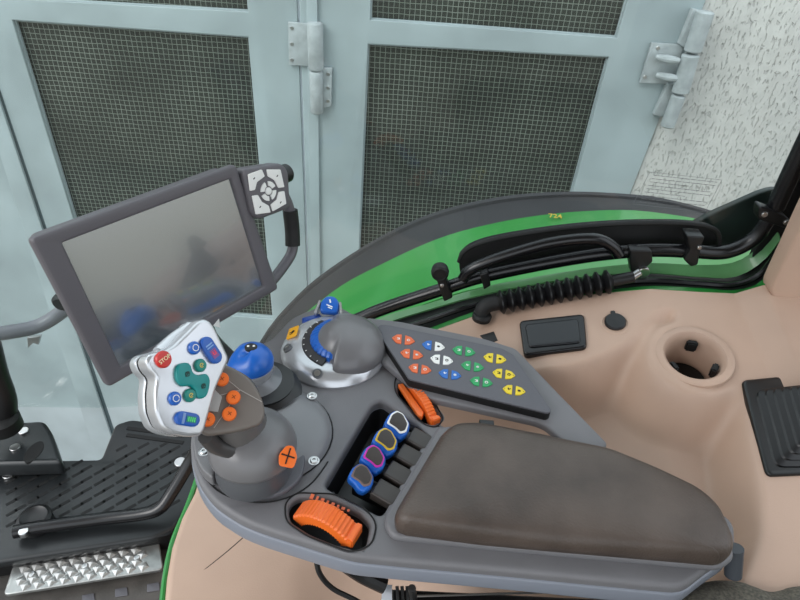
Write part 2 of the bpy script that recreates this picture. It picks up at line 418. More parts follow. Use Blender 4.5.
obj('hinge_cheek', join(plate(VP(DY - .02), VP(DY - .02).poly([(693, 9), (706, 12), (690, 52), (679, 44)]), .03, .003), plate(VP(DY - .02), VP(DY - .02).poly([(668, 83), (684, 88), (672, 120), (654, 115)]), .03, .003)), HINGE, hb2)
for y in (57, 75):
    a = py_(656, y, DY - .03); b = py_(680, y + 4, DY - .05); obj('hinge_rib', tube([a, (a + b) / 2, b], lambda t: .004 + .008 * math.sin(PI * min(1, t * .8 + .1)), 10), HINGE, hb2)
for q in ((658, 48), (645, 77)): obj('hinge_screw', disc(Hf, *q, .006, .002), CHROME, hb2)
S = VP(DY + .01)
obj('wall_back', plate(S, [S.uv(708, -120), (5, 2.2), (5, gz), (S.uv(629, 197)[0] - .02, gz), S.uv(629, 197), S.uv(705, 0)], .3, .004), STUCCO, kind='structure')
obj('wall_left', box(H(0), -3.2, DY + .16, .2, 3.2, .3, 3.2, 0), STUCCO, kind='structure')

# ================================================================== FENDER outside the window
outer_px = [(228, 420), (262, 345), (300, 298), (340, 266), (390, 236), (440, 215), (500, 201), (560, 196), (610, 197), (660, 202), (715, 216), (760, 232)]
bound_px = [(222, 450), (262, 365), (285, 332), (335, 290), (380, 265), (440, 238), (500, 222), (560, 213), (620, 210), (660, 213), (712, 222), (760, 238)]
fo = [py_(*q, 1.25) for q in outer_px]; fb = [py_(*q, 1.14) for q in bound_px]
fi = [V((q.x, .93, q.z - .01)) for q in fb]
fend = thing('fender', 'green rear fender with dark rubber edge band, curving below the side window', 'fender', fb[6])
obj('rubber_edge', ribbon(fo, fb, .006), FENR, fend)
obj('fender_skin', ribbon(fb, fi, .006), GREEN, fend)
obj('fender_inner_wall', ribbon(fi, [V((q.x, .92, q.z - .22)) for q in fi], .006), GREEN, fend)
obj('outer_lip', tube(fo, .01, 8, 4), FENR, fend)
q = pt(552, 217, 1.26); dd = py_(552, 217, 1.12)
def on_fender(px, py):
    d = ray(px, py); a = min(range(len(fb)), key=lambda i: abs(fb[i].x - (CAM + d * (1.1 / d.y)).x)); z = fb[a].z
    return pz_(px, py, z)
e0 = py_(554, 221, 1.12)
fr_l = Fr(e0 + V((0, 0, .004)), (1, 0, 0), (0, 1, .15))
obj('size_marking', text(fr_l.up(.008), '724', .019), YTR, fend)

# ================================================================== SIDE WINDOW (cab)
WY = .80
wtop = 1.95
Wf = VP(WY)
low_px = [(-200, 404), (105, 408), (170, 404), (235, 385), (320, 345), (380, 312), (430, 295), (480, 278), (540, 266), (600, 257), (650, 252), (700, 254), (745, 246), (775, 215), (800, 165)]
low = Wf.poly(low_px)
win = thing('window_1', None, None, Wf.w(*low[6])); props(win, kind='structure')
gl_out = [(-1.6, low[0][1]), ] + low + [(low[-1][0] + .12, wtop), (-1.6, wtop)]
obj('pane', plate(Wf, gl_out, .005, 0), CABGLASS, win)
TY = WY - .03
tube_px = [(300, 352), (330, 333), (370, 314), (400, 303), (440, 290), (480, 277), (540, 264), (600, 254), (650, 250), (690, 251), (725, 252), (752, 240), (768, 220), (780, 195)]
obj('frame_tube', tube([py_(*q, TY) for q in tube_px], .0105, 14), GLOSSB, win)
obj('pillar_tube', tube([py_(776, 207, TY), py_(792, 172, TY), py_(830, 92, TY), py_(900, -60, TY)], .0125, 14), GLOSSB, win)
# dark printed border / outer rubber of the window above the tube
bt_px = [(459, 262), (463, 253), (475, 245), (500, 238), (550, 230), (600, 225), (650, 223), (690, 224), (712, 228), (719, 236), (719, 246), (700, 250), (650, 248), (600, 252), (540, 262), (500, 270), (466, 282)]
Bf = VP(WY - .004)
bord = [(v.x, v.y) for v in spl([V(q) for q in Bf.poly(bt_px)], 4, True)]
obj('border_panel', plate(Bf, bord, .014, .002), DARKIN, win)
obj('border_seal', tube([py_(*q, WY - .02) for q in bt_px[:11]], .0035, 8), RUBBER, win)
# dark corner of the window frame, behind the tube
cf = VP(WY + .03)
obj('corner_panel', plate(cf, rnd(cf.poly([(690, 226), (712, 214), (737, 203), (762, 192), (779, 188), (784, 200), (770, 226), (748, 246), (715, 250)]), .01), .012, .003), mat('dark_corner', (40, 50, 46), .4, var=.3, vs=15), win)
br = obj('tube_clamp', plate(VP(TY - .012), rnd(VP(TY - .012).poly([(760, 206), (785, 215), (792, 222), (786, 229), (770, 224), (758, 219)]), .006), .02, .003), BLACK, win)
for q in ((764, 214), (786, 222)): obj('clamp_bolt', disc(VP(TY - .012), *q, .004, .003), CHROME, br)
# grip handle over the tube
hp = [(463, 279), (470, 270), (490, 261), (520, 251), (550, 243), (580, 239), (600, 240), (613, 247), (619, 255)]
obj('grip', tube([py_(*q, TY - .02) for q in hp], .0085, 14), GLOSSB, win)
# latch, clips, brackets on the tube
def clip(quad, name, y=TY - .016, T=.018):
    f = VP(y); return obj(name, plate(f, rnd(f.poly(quad), .003), T, .002), BLACK, win)
c1 = clip([(434, 273), (443, 272), (453, 298), (444, 302)], 'latch_clip')
f = VP(TY - .02).at(440, 272)
obj('latch_knob', lathe(f, [(.008, -.012), (.0125, -.008), (.0135, 0), (.0125, .006), (.010, .008), (.009, .006), (.004, .006)], 24), RUBBER, c1)
obj('clip_pin', disc(VP(TY - .016), 442, 285, .003, .003), CHROME, c1)
c2 = clip([(480, 275), (488, 272), (491, 286), (484, 290)], 'tube_clip')
c3 = clip([(687, 236), (705, 237), (701, 248), (698, 265), (691, 267), (684, 260), (690, 250)], 'tube_hinge', T=.024)
obj('hinge_pin', disc(VP(TY - .016), 699, 247, .003, .003), CHROME, c3)
c4 = clip([(630, 250), (652, 251), (653, 262), (646, 268), (650, 276), (632, 275), (630, 264)], 'strut_bracket')
obj('bracket_bolt', join(disc(VP(TY - .016), 643, 271, .0085, .006), disc(VP(TY - .01), 643, 271, .005, .004)), CHROME, c4)
# printed notice on the glass
Nf = VP(WY - .0035)
def lerp2(a, b, t): return (a[0] + (b[0] - a[0]) * t, a[1] + (b[1] - a[1]) * t)
NTL, NTR, NBL, NBR = (650, 172), (722, 180), (633, 204), (705, 212)
INK = mat('grey_ink', (110, 112, 112), .6)
geo = []
def stroke(a, b, w=.35):
    pa, pb = Nf.uv(*a), Nf.uv(*b); dx, dy = pb[0] - pa[0], pb[1] - pa[1]; L = math.hypot(dx, dy)
    return box(Nf, (pa[0] + pb[0]) / 2, (pa[1] + pb[1]) / 2, 0, L, w * .001, .0004, 0, math.degrees(math.atan2(dy, dx)))
for a, b in ((NTL, NTR), (NTR, NBR), (NBL, NBR), (NTL, NBL)): geo.append(stroke(a, b))
for r_ in range(9):
    t = (r_ + .8) / 9.6; A = lerp2(NTL, NBL, t); B = lerp2(NTR, NBR, t); x = .07
    while x < (.93 if r_ % 3 != 2 else .6):
        w = random.uniform(.03, .09); geo.append(stroke(lerp2(A, B, x), lerp2(A, B, min(.95, x + w)), .7)); x += w + .012
obj('printed_notice', join(*geo), INK, win)

# sill strips under the window (body sheet metal and seals)
t_px = [(250, 392), (320, 348), (380, 318), (430, 303), (480, 288), (540, 276), (600, 267), (650, 263), (700, 265), (735, 262), (760, 246), (776, 228)]
g_px = [(250, 402), (320, 358), (380, 326), (430, 309), (480, 295), (540, 283), (600, 275), (650, 273), (700, 277), (735, 277), (762, 262), (780, 240)]
b_px = [(250, 430), (320, 382), (380, 346), (430, 328), (480, 310), (540, 298), (600, 291), (650, 286), (700, 288), (735, 290), (762, 281), (782, 250)]
e_px = [(250, 434), (320, 386), (380, 350), (430, 332), (480, 314), (540, 301), (600, 293.5), (650, 289), (700, 292), (735, 293.5), (764, 285), (785, 255)]
SY = .72
sill = thing('window_sill', 'green painted sill flange with black rubber seal beneath the side window', 'window sill', py_(600, 270, SY))
obj('flange', ribbon([py_(*q, .795) for q in t_px], [py_(*q, .78) for q in g_px], .003), mat('pale_green_paint', (98, 158, 100), .35, coat=.3), sill)
obj('rubber_seal', ribbon([py_(*q, .79) for q in g_px], [py_(*q, .735) for q in b_px], .003), RUBBER, sill)
seal_mid = [py_((g[0] + b[0]) / 2, (g[1] + b[1]) / 2 + 1, .748) for g, b in zip(g_px, b_px)]
obj('seal_bead', tube(seal_mid, .0045, 8), GLOSSB, sill)
obj('green_edge', ribbon([py_(*q, .734) for q in b_px], [py_(*q, SY + .001) for q in e_px], .003), GREEND, sill)

# beige pillar trim at the right
f = VP(.70)
pl = thing('pillar_trim', 'beige moulded pillar cover rising at the right edge beside the window corner', 'trim panel', f.w(*f.uv(790, 300)))
obj('cover', plate(f, rnd(f.poly([(808, 212), (771, 290), (773, 300), (830, 318), (1080, 330), (1080, -160), (960, -100)]), .008), .03, .004), BEIGE, pl)
obj('backing', plate(VP(.79), VP(.79).poly([(770, 222), (788, 196), (840, 100), (960, -120), (1060, -120), (1040, 310), (776, 300), (735, 292), (750, 262)]), .012, .002), DARKIN, pl)
# ================================================================== BEIGE SIDE CONSOLE (one moulded surface)
ev = [py_(*q, SY) for q in e_px[:11]] ; ev.sort(key=lambda q: q.x)
def interp(xs, ys, x):
    if x <= xs[0]: return ys[0]
    for i in range(len(xs) - 1):
        if x <= xs[i + 1]: return ys[i] + (ys[i + 1] - ys[i]) * (x - xs[i]) / (xs[i + 1] - xs[i])
    return ys[-1]
exs, ezs = [q.x for q in ev], [q.z for q in ev]
def ss(a, b, x): t = max(0, min(1, (x - a) / (b - a))); return t * t * (3 - 2 * t)
bas_px = [(60, 330), (380, 345), (440, 353), (520, 368), (575, 372), (620, 362), (642, 344), (660, 342), (672, 358), (695, 388), (730, 403), (748, 450), (766, 525), (747, 590), (735, 680), (-200, 900)]
bas = [(lambda q: (q.x, q.y))(pz_(*q, .665)) for q in bas_px]
bas = [(v.x, v.y) for v in spl([V(q) for q in bas], 5, True)]
def sdist(x, y, P):
    best = 9; ins = False; n = len(P)
    for i in range(n):
        ax, ay = P[i - 1]; bx, by = P[i]
        if (ay > y) != (by > y) and x < (bx - ax) * (y - ay) / (by - ay) + ax: ins = not ins
        dx, dy = bx - ax, by - ay; L = dx * dx + dy * dy or 1e-9
        t = max(0, min(1, ((x - ax) * dx + (y - ay) * dy) / L)); best = min(best, math.hypot(x - ax - t * dx, y - ay - t * dy))
    return best if ins else -best
CUP = None
def hz(x, y):
    plat = interp(exs, ezs, x) - .22 * (SY - y)
    s = sdist(x, y, bas)
    low_ = plat - (.065 + .13 * max(0, .35 - x))
    g_ = ss(-.12, .14, x); low_ = low_ * g_ + (.45 + .05 * x) * (1 - g_)
    s = s + (.1 - s) * (1 - ss(-.06, .06, x))
    if CUP:
        c_ = math.hypot(x - CUP[0], y - CUP[1]) - .056; h_ = max(0, min(1, .5 + .5 * (c_ - s) / .022)); s = c_ * (1 - h_) + s * h_ - .022 * h_ * (1 - h_)
    w = .036
    k = ss(-.002, w, s)
    z = plat * (1 - k) + low_ * k
    edge = interp([-.5, -.3, -.2, .0], [.05, .03, .01, 0], x)
    return z - edge * ss(0, .1, .1)*0
def onlow(px, py):
    q = pz_(px, py, .42)
    for _ in range(8): q = pz_(px, py, (q.z + hz(q.x + .02, min(q.y, .6))) / 2)
    return q
le = [onlow(*q) for q in [(212, 440), (199, 489), (186, 515), (176, 545), (171, 575), (168, 610), (166, 700)]]
le.sort(key=lambda q: q.y); lys, lxs = [q.y for q in le], [q.x for q in le]
def surf0(px, py):
    d = ray(px, py); t = .3
    while t < 2 and (CAM + d * t).z > interp(exs, ezs, (CAM + d * t).x) - .22 * (SY - (CAM + d * t).y): t += .001
    return CAM + d * t
q_ = surf0(694, 357); CUP = (q_.x, q_.y); CUPF = Fr(q_ + V((0, 0, .0015)), (1, 0, .14), (0, 1, .22))
NX, NY = 330, 170
bm = bmesh.new(); G = []
y0, y1 = .20, SY
for j in range(NY + 1):
    y = y0 + (y1 - y0) * j / NY; x0 = interp(lys, lxs, y) if y < lys[-1] else lxs[-1] + (y - lys[-1]) * .6; row = []
    for i in range(-4, NX + 1):
        if i < 0:                      # rolled front edge, then the wall down to the floor
            a = (-i); x = x0 - [0, .004, .007, .008, .008][a]; z = hz(x0, y) - [0, .003, .010, .03, .42][a]
        else: x = x0 + (1.05 - x0) * i / NX; z = hz(x, y)
        yy = y + (SY - y) / (SY - y0) * .122 * ss(-.10, .12, x); z += hz(x, yy) - hz(x, y); row.append(bm.verts.new((x, yy, z)))
    G.append(row)
for j in range(NY):
    for i in range(len(G[0]) - 1): bm.faces.new((G[j][i], G[j][i + 1], G[j + 1][i + 1], G[j + 1][i]))
# cup holder opening: drop faces within it
def surf(px, py):
    d = ray(px, py); t = .3
    while t < 2:
        q = CAM + d * t
        if q.z <= hz(q.x, q.y): break
        t += .002
    return CAM + d * t
def sframe(px, py):
    q = surf(px, py); e = .012; gx = (hz(q.x + e, q.y) - hz(q.x - e, q.y)) / (2 * e); gy = (hz(q.x, q.y + e) - hz(q.x, q.y - e)) / (2 * e)
    return Fr(q, (1, 0, gx), (0, 1, gy))
cr = .036
cupf = CUPF
dele = [fc for fc in bm.faces if (fc.calc_center_median() - cupf.o).to_2d().length < cr + .006]
bmesh.ops.delete(bm, geom=dele, context='FACES')
cons = thing('side_console', 'beige moulded side console with recessed basin, behind and under the grey armrest', 'console', (0.2, .5, .0))
obj('moulding', bm, BEIGE, cons, ang=60)
obj('green_edge_strip', tube([V((interp(lys, lxs, y) - .011, y, hz(interp(lys, lxs, y), y) - .014)) for y in [.22 + .06 * k for k in range(8)]], .004, 8), GREEND, cons)
cupm = obj('cup_holder', lathe(cupf, [(cr + .013, -.002), (cr + .012, .002), (cr + .009, .0035), (cr + .003, .003), (cr, .0), (cr - .002, -.01), (cr - .005, -.06), (.0, -.061)], 48, cap=False), BEIGE, cons)
for a in (200, 75, -30):
    c_, s_ = math.cos(math.radians(a)), math.sin(math.radians(a))
    f = Fr(cupf.w(c_ * (cr - .008), s_ * (cr - .008), -.014), cupf.y * c_ - cupf.x * s_, cupf.n)
    obj('rubber_tab', box(f, 0, 0, 0, .014, .018, .008, .002), RUBBER, cupm)
obj('cup_mat', lathe(cupf, [(cr - .006, -.059), (cr - .007, -.056), (.0, -.056)], 32, cap=False), DARKIN, cupm)
# blank cover / tray
f = sframe(553, 335); f.o += f.n * .003
bl = obj('blank_cover', plate(f.up(.004), rnd(f.poly([(519, 322), (584, 315), (587, 349), (524, 357)]), .008), .012, .003), GLOSSB, cons)
obj('cover_inset', plate(f.up(.0065), rnd(f.poly([(525, 327), (578, 321), (581, 345), (529, 350)]), .006), .004, .002), mat('cover_face', (22, 24, 28), .25), bl)
f = sframe(489, 338)
obj('switch_blank', plate(f.up(.002), f.poly([(480, 336), (494, 332), (498, 341), (488, 345)]), .006, .001), BLACK, cons)
f = sframe(615, 323)
cp = obj('socket_cap', join(lathe(f.at(615, 323), [(.0145, 0), (.0145, .004), (.013, .006), (.0, .0065)], 28, cap=False), box(f.at(615, 323), .0, .014, .004, .006, .009, .004, .001)), BLACK, cons)
obj('cap_rim', lathe(f.at(615, 324), [(.020, -.001), (.020, .0015), (.017, .002), (.0155, .0)], 32, cap=False), BEIGE, cons)
sf = [surf(*q) + V((0, 0, -.0002)) for q in ((202, 572), (228, 551), (252, 530))]
obj('panel_seam', tube(sf, .0011, 6), DARKIN, cons)
# lever gaiter at the right
f = sframe(775, 425)
gb = thing('lever_gaiter', 'black ribbed rubber gaiter in a rectangular frame on the beige console at the right edge', 'gaiter', f.o)
goutl = rnd(f.poly([(740, 382), (779, 378), (786, 388), (830, 388), (850, 474), (765, 478)]), .008)
obj('gaiter_frame', plate(f.up(.006), goutl, .012, .004), mat('gaiter_frame', (15, 17, 18), .35), gb)
rings = []
A0 = f.poly([(752, 394), (778, 391), (830, 400), (835, 470), (771, 470)]); A0 = rnd(A0, .01, 6)
cx = sum(q[0] for q in A0) / len(A0); cy = sum(q[1] for q in A0) / len(A0)
for k in range(25):
    t = k / 24; s = 1 - .8 * t; zz = .006 + .05 * t; s *= 1 + (.035 if k % 2 else -.02)
    ox, oy = .05 * t + .006 * math.sin(PI * t), .022 * t
    rings.append([f.w(cx + ox + (a - cx) * s, cy + oy + (b - cy) * s, zz) for a, b in A0])
obj('bellows', loft(rings), BELLOW, gb, ang=20)
f2 = Fr(f.w(cx + .05, cy + .025, .05), f.x, f.y)
obj('lever_boot_top', lathe(f2, [(.022, 0), (.024, .006), (.018, .014), (.014, .03), (.008, .036)], 28), BELLOW, gb)

# ================================================================== STEERED GAS STRUT WITH BELLOWS
A = pt(497, 303, .88); B = pt(612, 281, .865)
st = thing('bellows_strut', 'black strut with ribbed rubber bellows lying along the sill under the window tube', 'strut', A)
dirv = (B - A); N = 12; pts = []
Ln = dirv.length
dz_ = dirv.normalized(); xx = dz_.cross(V((0, 0, 1))).normalized(); fs = Fr(A, xx, dz_.cross(xx)); fs.n = dz_; fs.y = dz_.cross(xx)
prof = [(.006, -.004)]
for k in range(N):
    z = Ln * (k + .5) / N; prof += [(.0095, z - Ln / N * .5), (.0178, z - Ln / N * .08), (.0178, z + Ln / N * .08)]
prof += [(.009, Ln), (.006, Ln + .001)]
obj('bellows', lathe(fs, prof, 32), BELLOW, st, ang=25)
obj('strut_sleeve', tube([B - dz_ * .004, B + dz_ * .03], .0085, 16, smooth=False), BLACK, st)
C2 = pt(640, 272, .86)
obj('strut_rod', tube([B + dz_ * .028, C2], .006, 12, smooth=False), CHROME, st)
eb = tube([A + dz_ * .004, A - dz_ * .012, A - dz_ * .020 + V((0, -.002, -.004)), A - dz_ * .022 + V((0, -.005, -.012))], .0115, 16)
obj('elbow', eb, RUBBER, st)
obj('elbow_foot', lathe(Fr(A - dz_ * .021 + V((0, -.008, -.018)), (1, 0, 0), (0, 1, 0)), [(.014, 0), (.0145, .006), (.012, .01)], 24), RUBBER, st)

# ================================================================== ARMREST CONSOLE
Z = .70
T_ = H(Z)
arm = thing('armrest_console', 'grey armrest console with brown worn pad, beneath the joystick and control dials', 'armrest', pz_(480, 500, .45))
near = [(190, 440), (191, 460), (199, 482), (214, 502), (240, 519), (262, 528), (310, 543), (352, 556), (400, 561), (510, 571), (600, 580), (684, 588)]
far = [(712, 566), (736, 550), (735, 520), (690, 494), (600, 462), (440, 425), (425, 400), (408, 378), (372, 350), (362, 318), (330, 300), (290, 318), (270, 340), (236, 352), (208, 385), (194, 415)]
out = rnd(T_.poly(near + far), .012)
well_px = [(324, 486), (372, 404), (382, 400), (428, 434), (382, 516)]
wellh = rnd(T_.poly(well_px), .007)
w1_px = [(288, 505), (298, 496), (330, 499), (360, 513), (370, 524), (366, 546), (350, 549), (310, 533), (290, 520)]
w1 = rnd(T_.poly(w1_px), .006)
w2_px = [(399, 383), (412, 380), (441, 418), (434, 424), (420, 420), (398, 392)]
w2 = rnd(T_.poly(w2_px), .004)
obj('console_top', slab(T_, out, .012, .005, [wellh, w1, w2]), GREY, arm)
# skirt below: ring with an open middle
def lower(px, k): cx_, cy_ = 400, 440; return [(cx_ + (a - cx_) * k, cy_ + (b - cy_) * k) for a, b in px]
Tz = H(Z - .010)
hole = lambda F_, pxs, m=0: rnd(F_.poly(pxs), .006)
o_top = out
xs = [q for q in out]
cxm = sum(q[0] for q in out) / len(out); cym = sum(q[1] for q in out) / len(out)
obj('skirt', plate(Tz, [(a, b - .002) for a, b in out], .020, .002, [[(a, b) for a, b in wellh], w1, w2]), SKIRT_LIT, arm)
# wells (open boxes)
def wellbox(fr, outl, depth, name, m, parent):
    o2 = [(a, b) for a, b in outl]; cx = sum(a for a, b in o2) / len(o2); cy = sum(b for a, b in o2) / len(o2)
    big = [(cx + (a - cx) * 1.03, cy + (b - cy) * 1.03) for a, b in o2]
    sm = [(cx + (a - cx) * .9, cy + (b - cy) * .9) for a, b in o2]
    bm = loft([[fr.w(a, b, -.006) for a, b in big], [fr.w(a, b, -depth + .004) for a, b in sm], [fr.w(cx + (a - cx) * .85, cy + (b - cy) * .85, -depth) for a, b in o2]], cap=False)
    vs = [v for v in bm.verts][-len(o2):]; bm.faces.new(vs)
    return obj(name, bm, m, parent)
wellbox(T_, wellh, .04, 'lever_well', mat('well_black', (26, 26, 28), .4), arm)
wellbox(T_, w1, .026, 'wheel_well', DARKIN, arm)
wellbox(T_, w2, .022, 'wheel_well', DARKIN, arm)
# raised rims
def rim(fr, px, r, name, m, c=.0005, rr=.008):
    P = [fr.w(a, b, c) for a, b in rnd(fr.poly(px), rr)]; return obj(name, tube(P + [P[0]], r, 6, smooth=False), m, arm)
rim(T_, [(285, 503), (296, 493), (335, 494), (366, 509), (377, 524), (372, 545), (352, 553), (308, 537), (286, 522)], .0008, 'wheel_surround_seam', DARKIN)
rim(T_, [(394, 384), (397, 375), (411, 371), (427, 388), (444, 420), (436, 428), (424, 425), (396, 394)], .0008, 'wheel_surround_seam', DARKIN)
# grey slider panel to the left of the levers, below lower body
Lb = H(Z - .028)
obj('lower_body', plate(Lb, rnd(Lb.poly([(378, 560), (640, 590), (684, 592), (735, 552), (735, 524), (430, 450), (385, 530)]), .01), .028, .004), GREYD, arm)
obj('front_underbody', plate(Lb, rnd(Lb.poly([(205, 440), (208, 480), (225, 505), (262, 527), (330, 545), (352, 530), (330, 480), (372, 395), (330, 335), (250, 350)]), .01), .02, .004, []), GREYD, arm)
# pad
Pf = H(.728)
plinth = [(384, 522), (386, 512), (396, 497), (430, 440), (438, 426), (470, 424), (560, 440), (620, 452), (680, 488), (706, 516), (733, 546), (735, 557), (722, 567), (600, 556), (480, 545), (392, 536)]
f = H(.7075)
obj('pad_plinth', plate(f, rnd(f.poly(plinth), .008), .010, .004), GREY, arm)
pad_px = [(394, 516), (398, 508), (440, 437), (452, 426), (478, 425), (540, 436), (610, 451), (655, 470), (700, 492), (720, 510), (733, 540), (733, 553), (722, 559), (660, 554), (560, 546), (480, 538), (405, 528), (396, 524)]
f = H(.722)
pol = [(v.x, v.y) for v in spl([V(q) for q in rnd(f.poly(pad_px), .01, 3)], 3, True)]
obj('armrest_pad', cushion(f, pol, [(.004, -.014), (.001, -.012), (0, -.004), (.001, .003), (.004, .0075), (.009, .0105), (.016, .012)]), PAD, arm, 'brown worn soft armrest pad', ang=80)
f = H(.715)
obj('pad_catch', plate(f.at(487, 423), [(-.008, -.005), (.008, -.005), (.008, .005), (-.008, .005)], .02, .001), BLACK, arm)
# round hand knob / bracket behind the pad at right
f = H(.69)
obj('end_bracket', tube([pz_(735, 548, .70), pz_(733, 575, .67)], .008, 14, smooth=False), mat('bracket_grey', (70, 74, 80), .35), arm)
# joystick housing on the console
hc = T_.at(270, 434)
hr = .063
obj('joystick_housing', lathe(hc, [(hr + .004, 0), (hr + .003, .004), (hr - .001, .009), (hr - .009, .0135), (hr - .022, .0165), (hr - .04, .018)], 56), mat('housing_light', (124, 125, 128), .3), arm)
obj('housing_seam', tube([hc.w((hr + .0045) * math.cos(a), (hr + .0045) * math.sin(a), .0008) for a in [math.radians(x) for x in range(-190, 60, 10)]], .0008, 6, smooth=False), DARKIN, arm)
# recessed tray at the foot of the joystick
Tf = H(Z + .003)
f_ = T_.up(.002)
tray = f_.poly([(219, 443), (215, 480), (232, 494), (262, 500), (288, 494), (304, 477), (306, 450), (262, 440)])
obj('joystick_tray', plate(f_.up(.011), rnd(f_.up(.011).poly([(222, 446), (213, 478), (228, 492), (256, 498), (284, 493), (303, 476), (306, 450), (262, 436)]), .012), .006, .002), GREYD, arm)
obj('tray_lip', plate(T_.up(.016), rnd(T_.up(.016).poly([(193, 436), (195, 456), (202, 470), (213, 479), (221, 445), (226, 420), (214, 412), (199, 424)]), .006), .014, .002), HOUS, arm)
hf = T_.up(.0138)
obj('tray_seam', tube([T_.w(*T_.uv(*q), .0006) for q in ((204, 474), (214, 488), (232, 498), (262, 503), (290, 497), (312, 483), (328, 462))], .0008, 6), DARKIN, arm)
screw(hf, 314, 461, .0042, arm); screw(hf, 312, 396, .0042, arm); screw(T_.up(.016), 204, 452, .0042, arm)
# ---- keypad slab : a cranked arm with raised key panel
ks = H(Z + .012)
arm_out = rnd(ks.poly([(366, 317), (400, 321), (484, 338), (516, 348), (562, 396), (609, 444), (600, 450), (567, 444), (546, 425), (536, 421), (427, 397), (414, 388), (406, 380), (364, 345)]), .006)
kb = obj('keypad_body', plate(ks, arm_out, .011, .003), GREY, arm)
kp = H(Z + .024)
kpo = rnd(kp.poly([(376, 329), (380, 324), (390, 325), (502, 348), (513, 354), (552, 410), (548, 413), (409, 379)]), .004)
pan = thing('keypad_panel', 'slanted grey keypad of orange, blue, white, green and yellow button pairs on the console', 'keypad', kp.w(*kp.uv(460, 365)))
obj('panel', plate(kp, kpo, .003, .0012), GREYD, pan)
obj('panel_base', plate(kp.up(-.003), kpo, .0095, .0003), DARKIN, pan)
BT = kp.up(.0012)
cols = {'o': ORANGEB, 'b': BLB, 'w': WHITE, 'g': GRN, 'y': YELL}
pairs = [((403.5, 339.3), 'oo'), ((411.8, 353.8), 'oo'), ((420, 368.5), 'oo'),
         ((433.5, 345.5), 'bw'), ((441.8, 359.4), 'ww'), ((450, 374), 'bb'),
         ((464, 350.7), 'gg'), ((472.6, 366), 'gg'), ((481.4, 381.5), 'gg'),
         ((495, 358), 'yy'), ((504, 373.6), 'yy'), ((514.2, 389.8), 'yy')]
k_ = 0
for (cx, cy), cc in pairs:
    for side, ch in zip((-1, 1), cc):
        tip = (cx + side * 11.6, cy + side * 1.8); i0 = (cx + side * 1.7 + .6 - .5, cy - 4.6 + side * .4); i1 = (cx + side * 1.7 - .6, cy + 4.6 + side * .3)
        m1 = (cx + side * 7.2 + .3, cy - 3.6 + side * 1.3); m2 = (cx + side * 7.2 - .3, cy + 3.8 + side * .9)
        P = BT.poly([i0, m1, tip, m2, i1])
        kb_ = obj('button', plate(BT, rnd(P, .0012, 4), .002, .0004), cols[ch], pan, {'o': 'orange button', 'b': 'blue button', 'w': 'white button', 'g': 'green button', 'y': 'yellow button'}[ch])
        ink = {'o': WHITE, 'b': WHITE, 'w': BLKP, 'g': WHITE, 'y': BLKP}[ch]
        g = BT.up(.0003).at(cx + side * 5.0, cy + side * .8); parts = []
        kind = k_ % 4
        if kind == 0: parts = [box(g, 0, .0015, 0, .0038, .0006, .0004, 0, -10), box(g, 0, -.0013, 0, .0038, .0006, .0004, 0, -10), box(g, .0008, 0, 0, .0014, .0016, .0004, 0, 0)]
        elif kind == 1: parts = [arcsolid(g, [(.0013, 0), (.0020, 0), (.0020, .0003), (.0013, .0003)], 0, 350, 14)]
        elif kind == 2: parts = [box(g, .0004, 0, 0, .0036, .0007, .0004, 0, 35), box(g, -.0008, .0012, 0, .0016, .0016, .0004, 0, 0)]
        else: parts = [box(g, 0, 0, 0, .0006, .0036, .0004, 0, a) for a in (0, 45, 90, 135)]
        obj('symbol', join(*parts), ink, kb_)
        obj('indicator_dot', disc(BT.up(.0003), cx + side * 9.4, cy + side * 1.6, .0005, .0003, seg=8, bev=.0001), BLKP, kb_)
        k_ += 1
# under arm of keypad (dark gap) and rear strut
f = H(Z - .006)
# ---- cables and mechanism under the armrest
cable = obj('cable', tube([pz_(316, 552, .60), pz_(319, 572, .58), pz_(332, 588, .56), pz_(355, 600, .55), pz_(390, 620, .53)], .003, 8), RUBBER, label='black cable looping down below the armrest near the orange wheel', cat='cable')
mech = thing('armrest_mount', 'black metal mounting mechanism underneath the armrest, with white label and rod', 'mounting bracket', pz_(480, 600, .5))
f = H(.59)
obj('mount_block', plate(f, f.poly([(392, 588), (640, 600), (640, 700), (392, 700)]), .04, .004), BLACK, mech)
f = H(.60)
obj('bracket_arm', tube([pz_(343, 562, .64), pz_(362, 575, .62), pz_(385, 586, .61)], .008, 10), BLACK, mech)
obj('info_label', plate(f, f.poly([(383, 584), (392, 585), (392, 602), (381, 602)]), .003, 0), PAPER, mech)
obj('rod', tube([pz_(417, 596, .62), pz_(560, 592, .62)], .0012, 8, smooth=False), CHROME, mech)
obj('rod_joint', tube([pz_(412, 588, .63), pz_(414, 602, .60)], .004, 10, smooth=False), CHROME, mech)
for y0_ in (397, 402, 407): obj('wire', tube([pz_(y0_, 586, .61), pz_(y0_ + 2, 610, .60)], .0018, 6, smooth=False), RUBBER, mech)

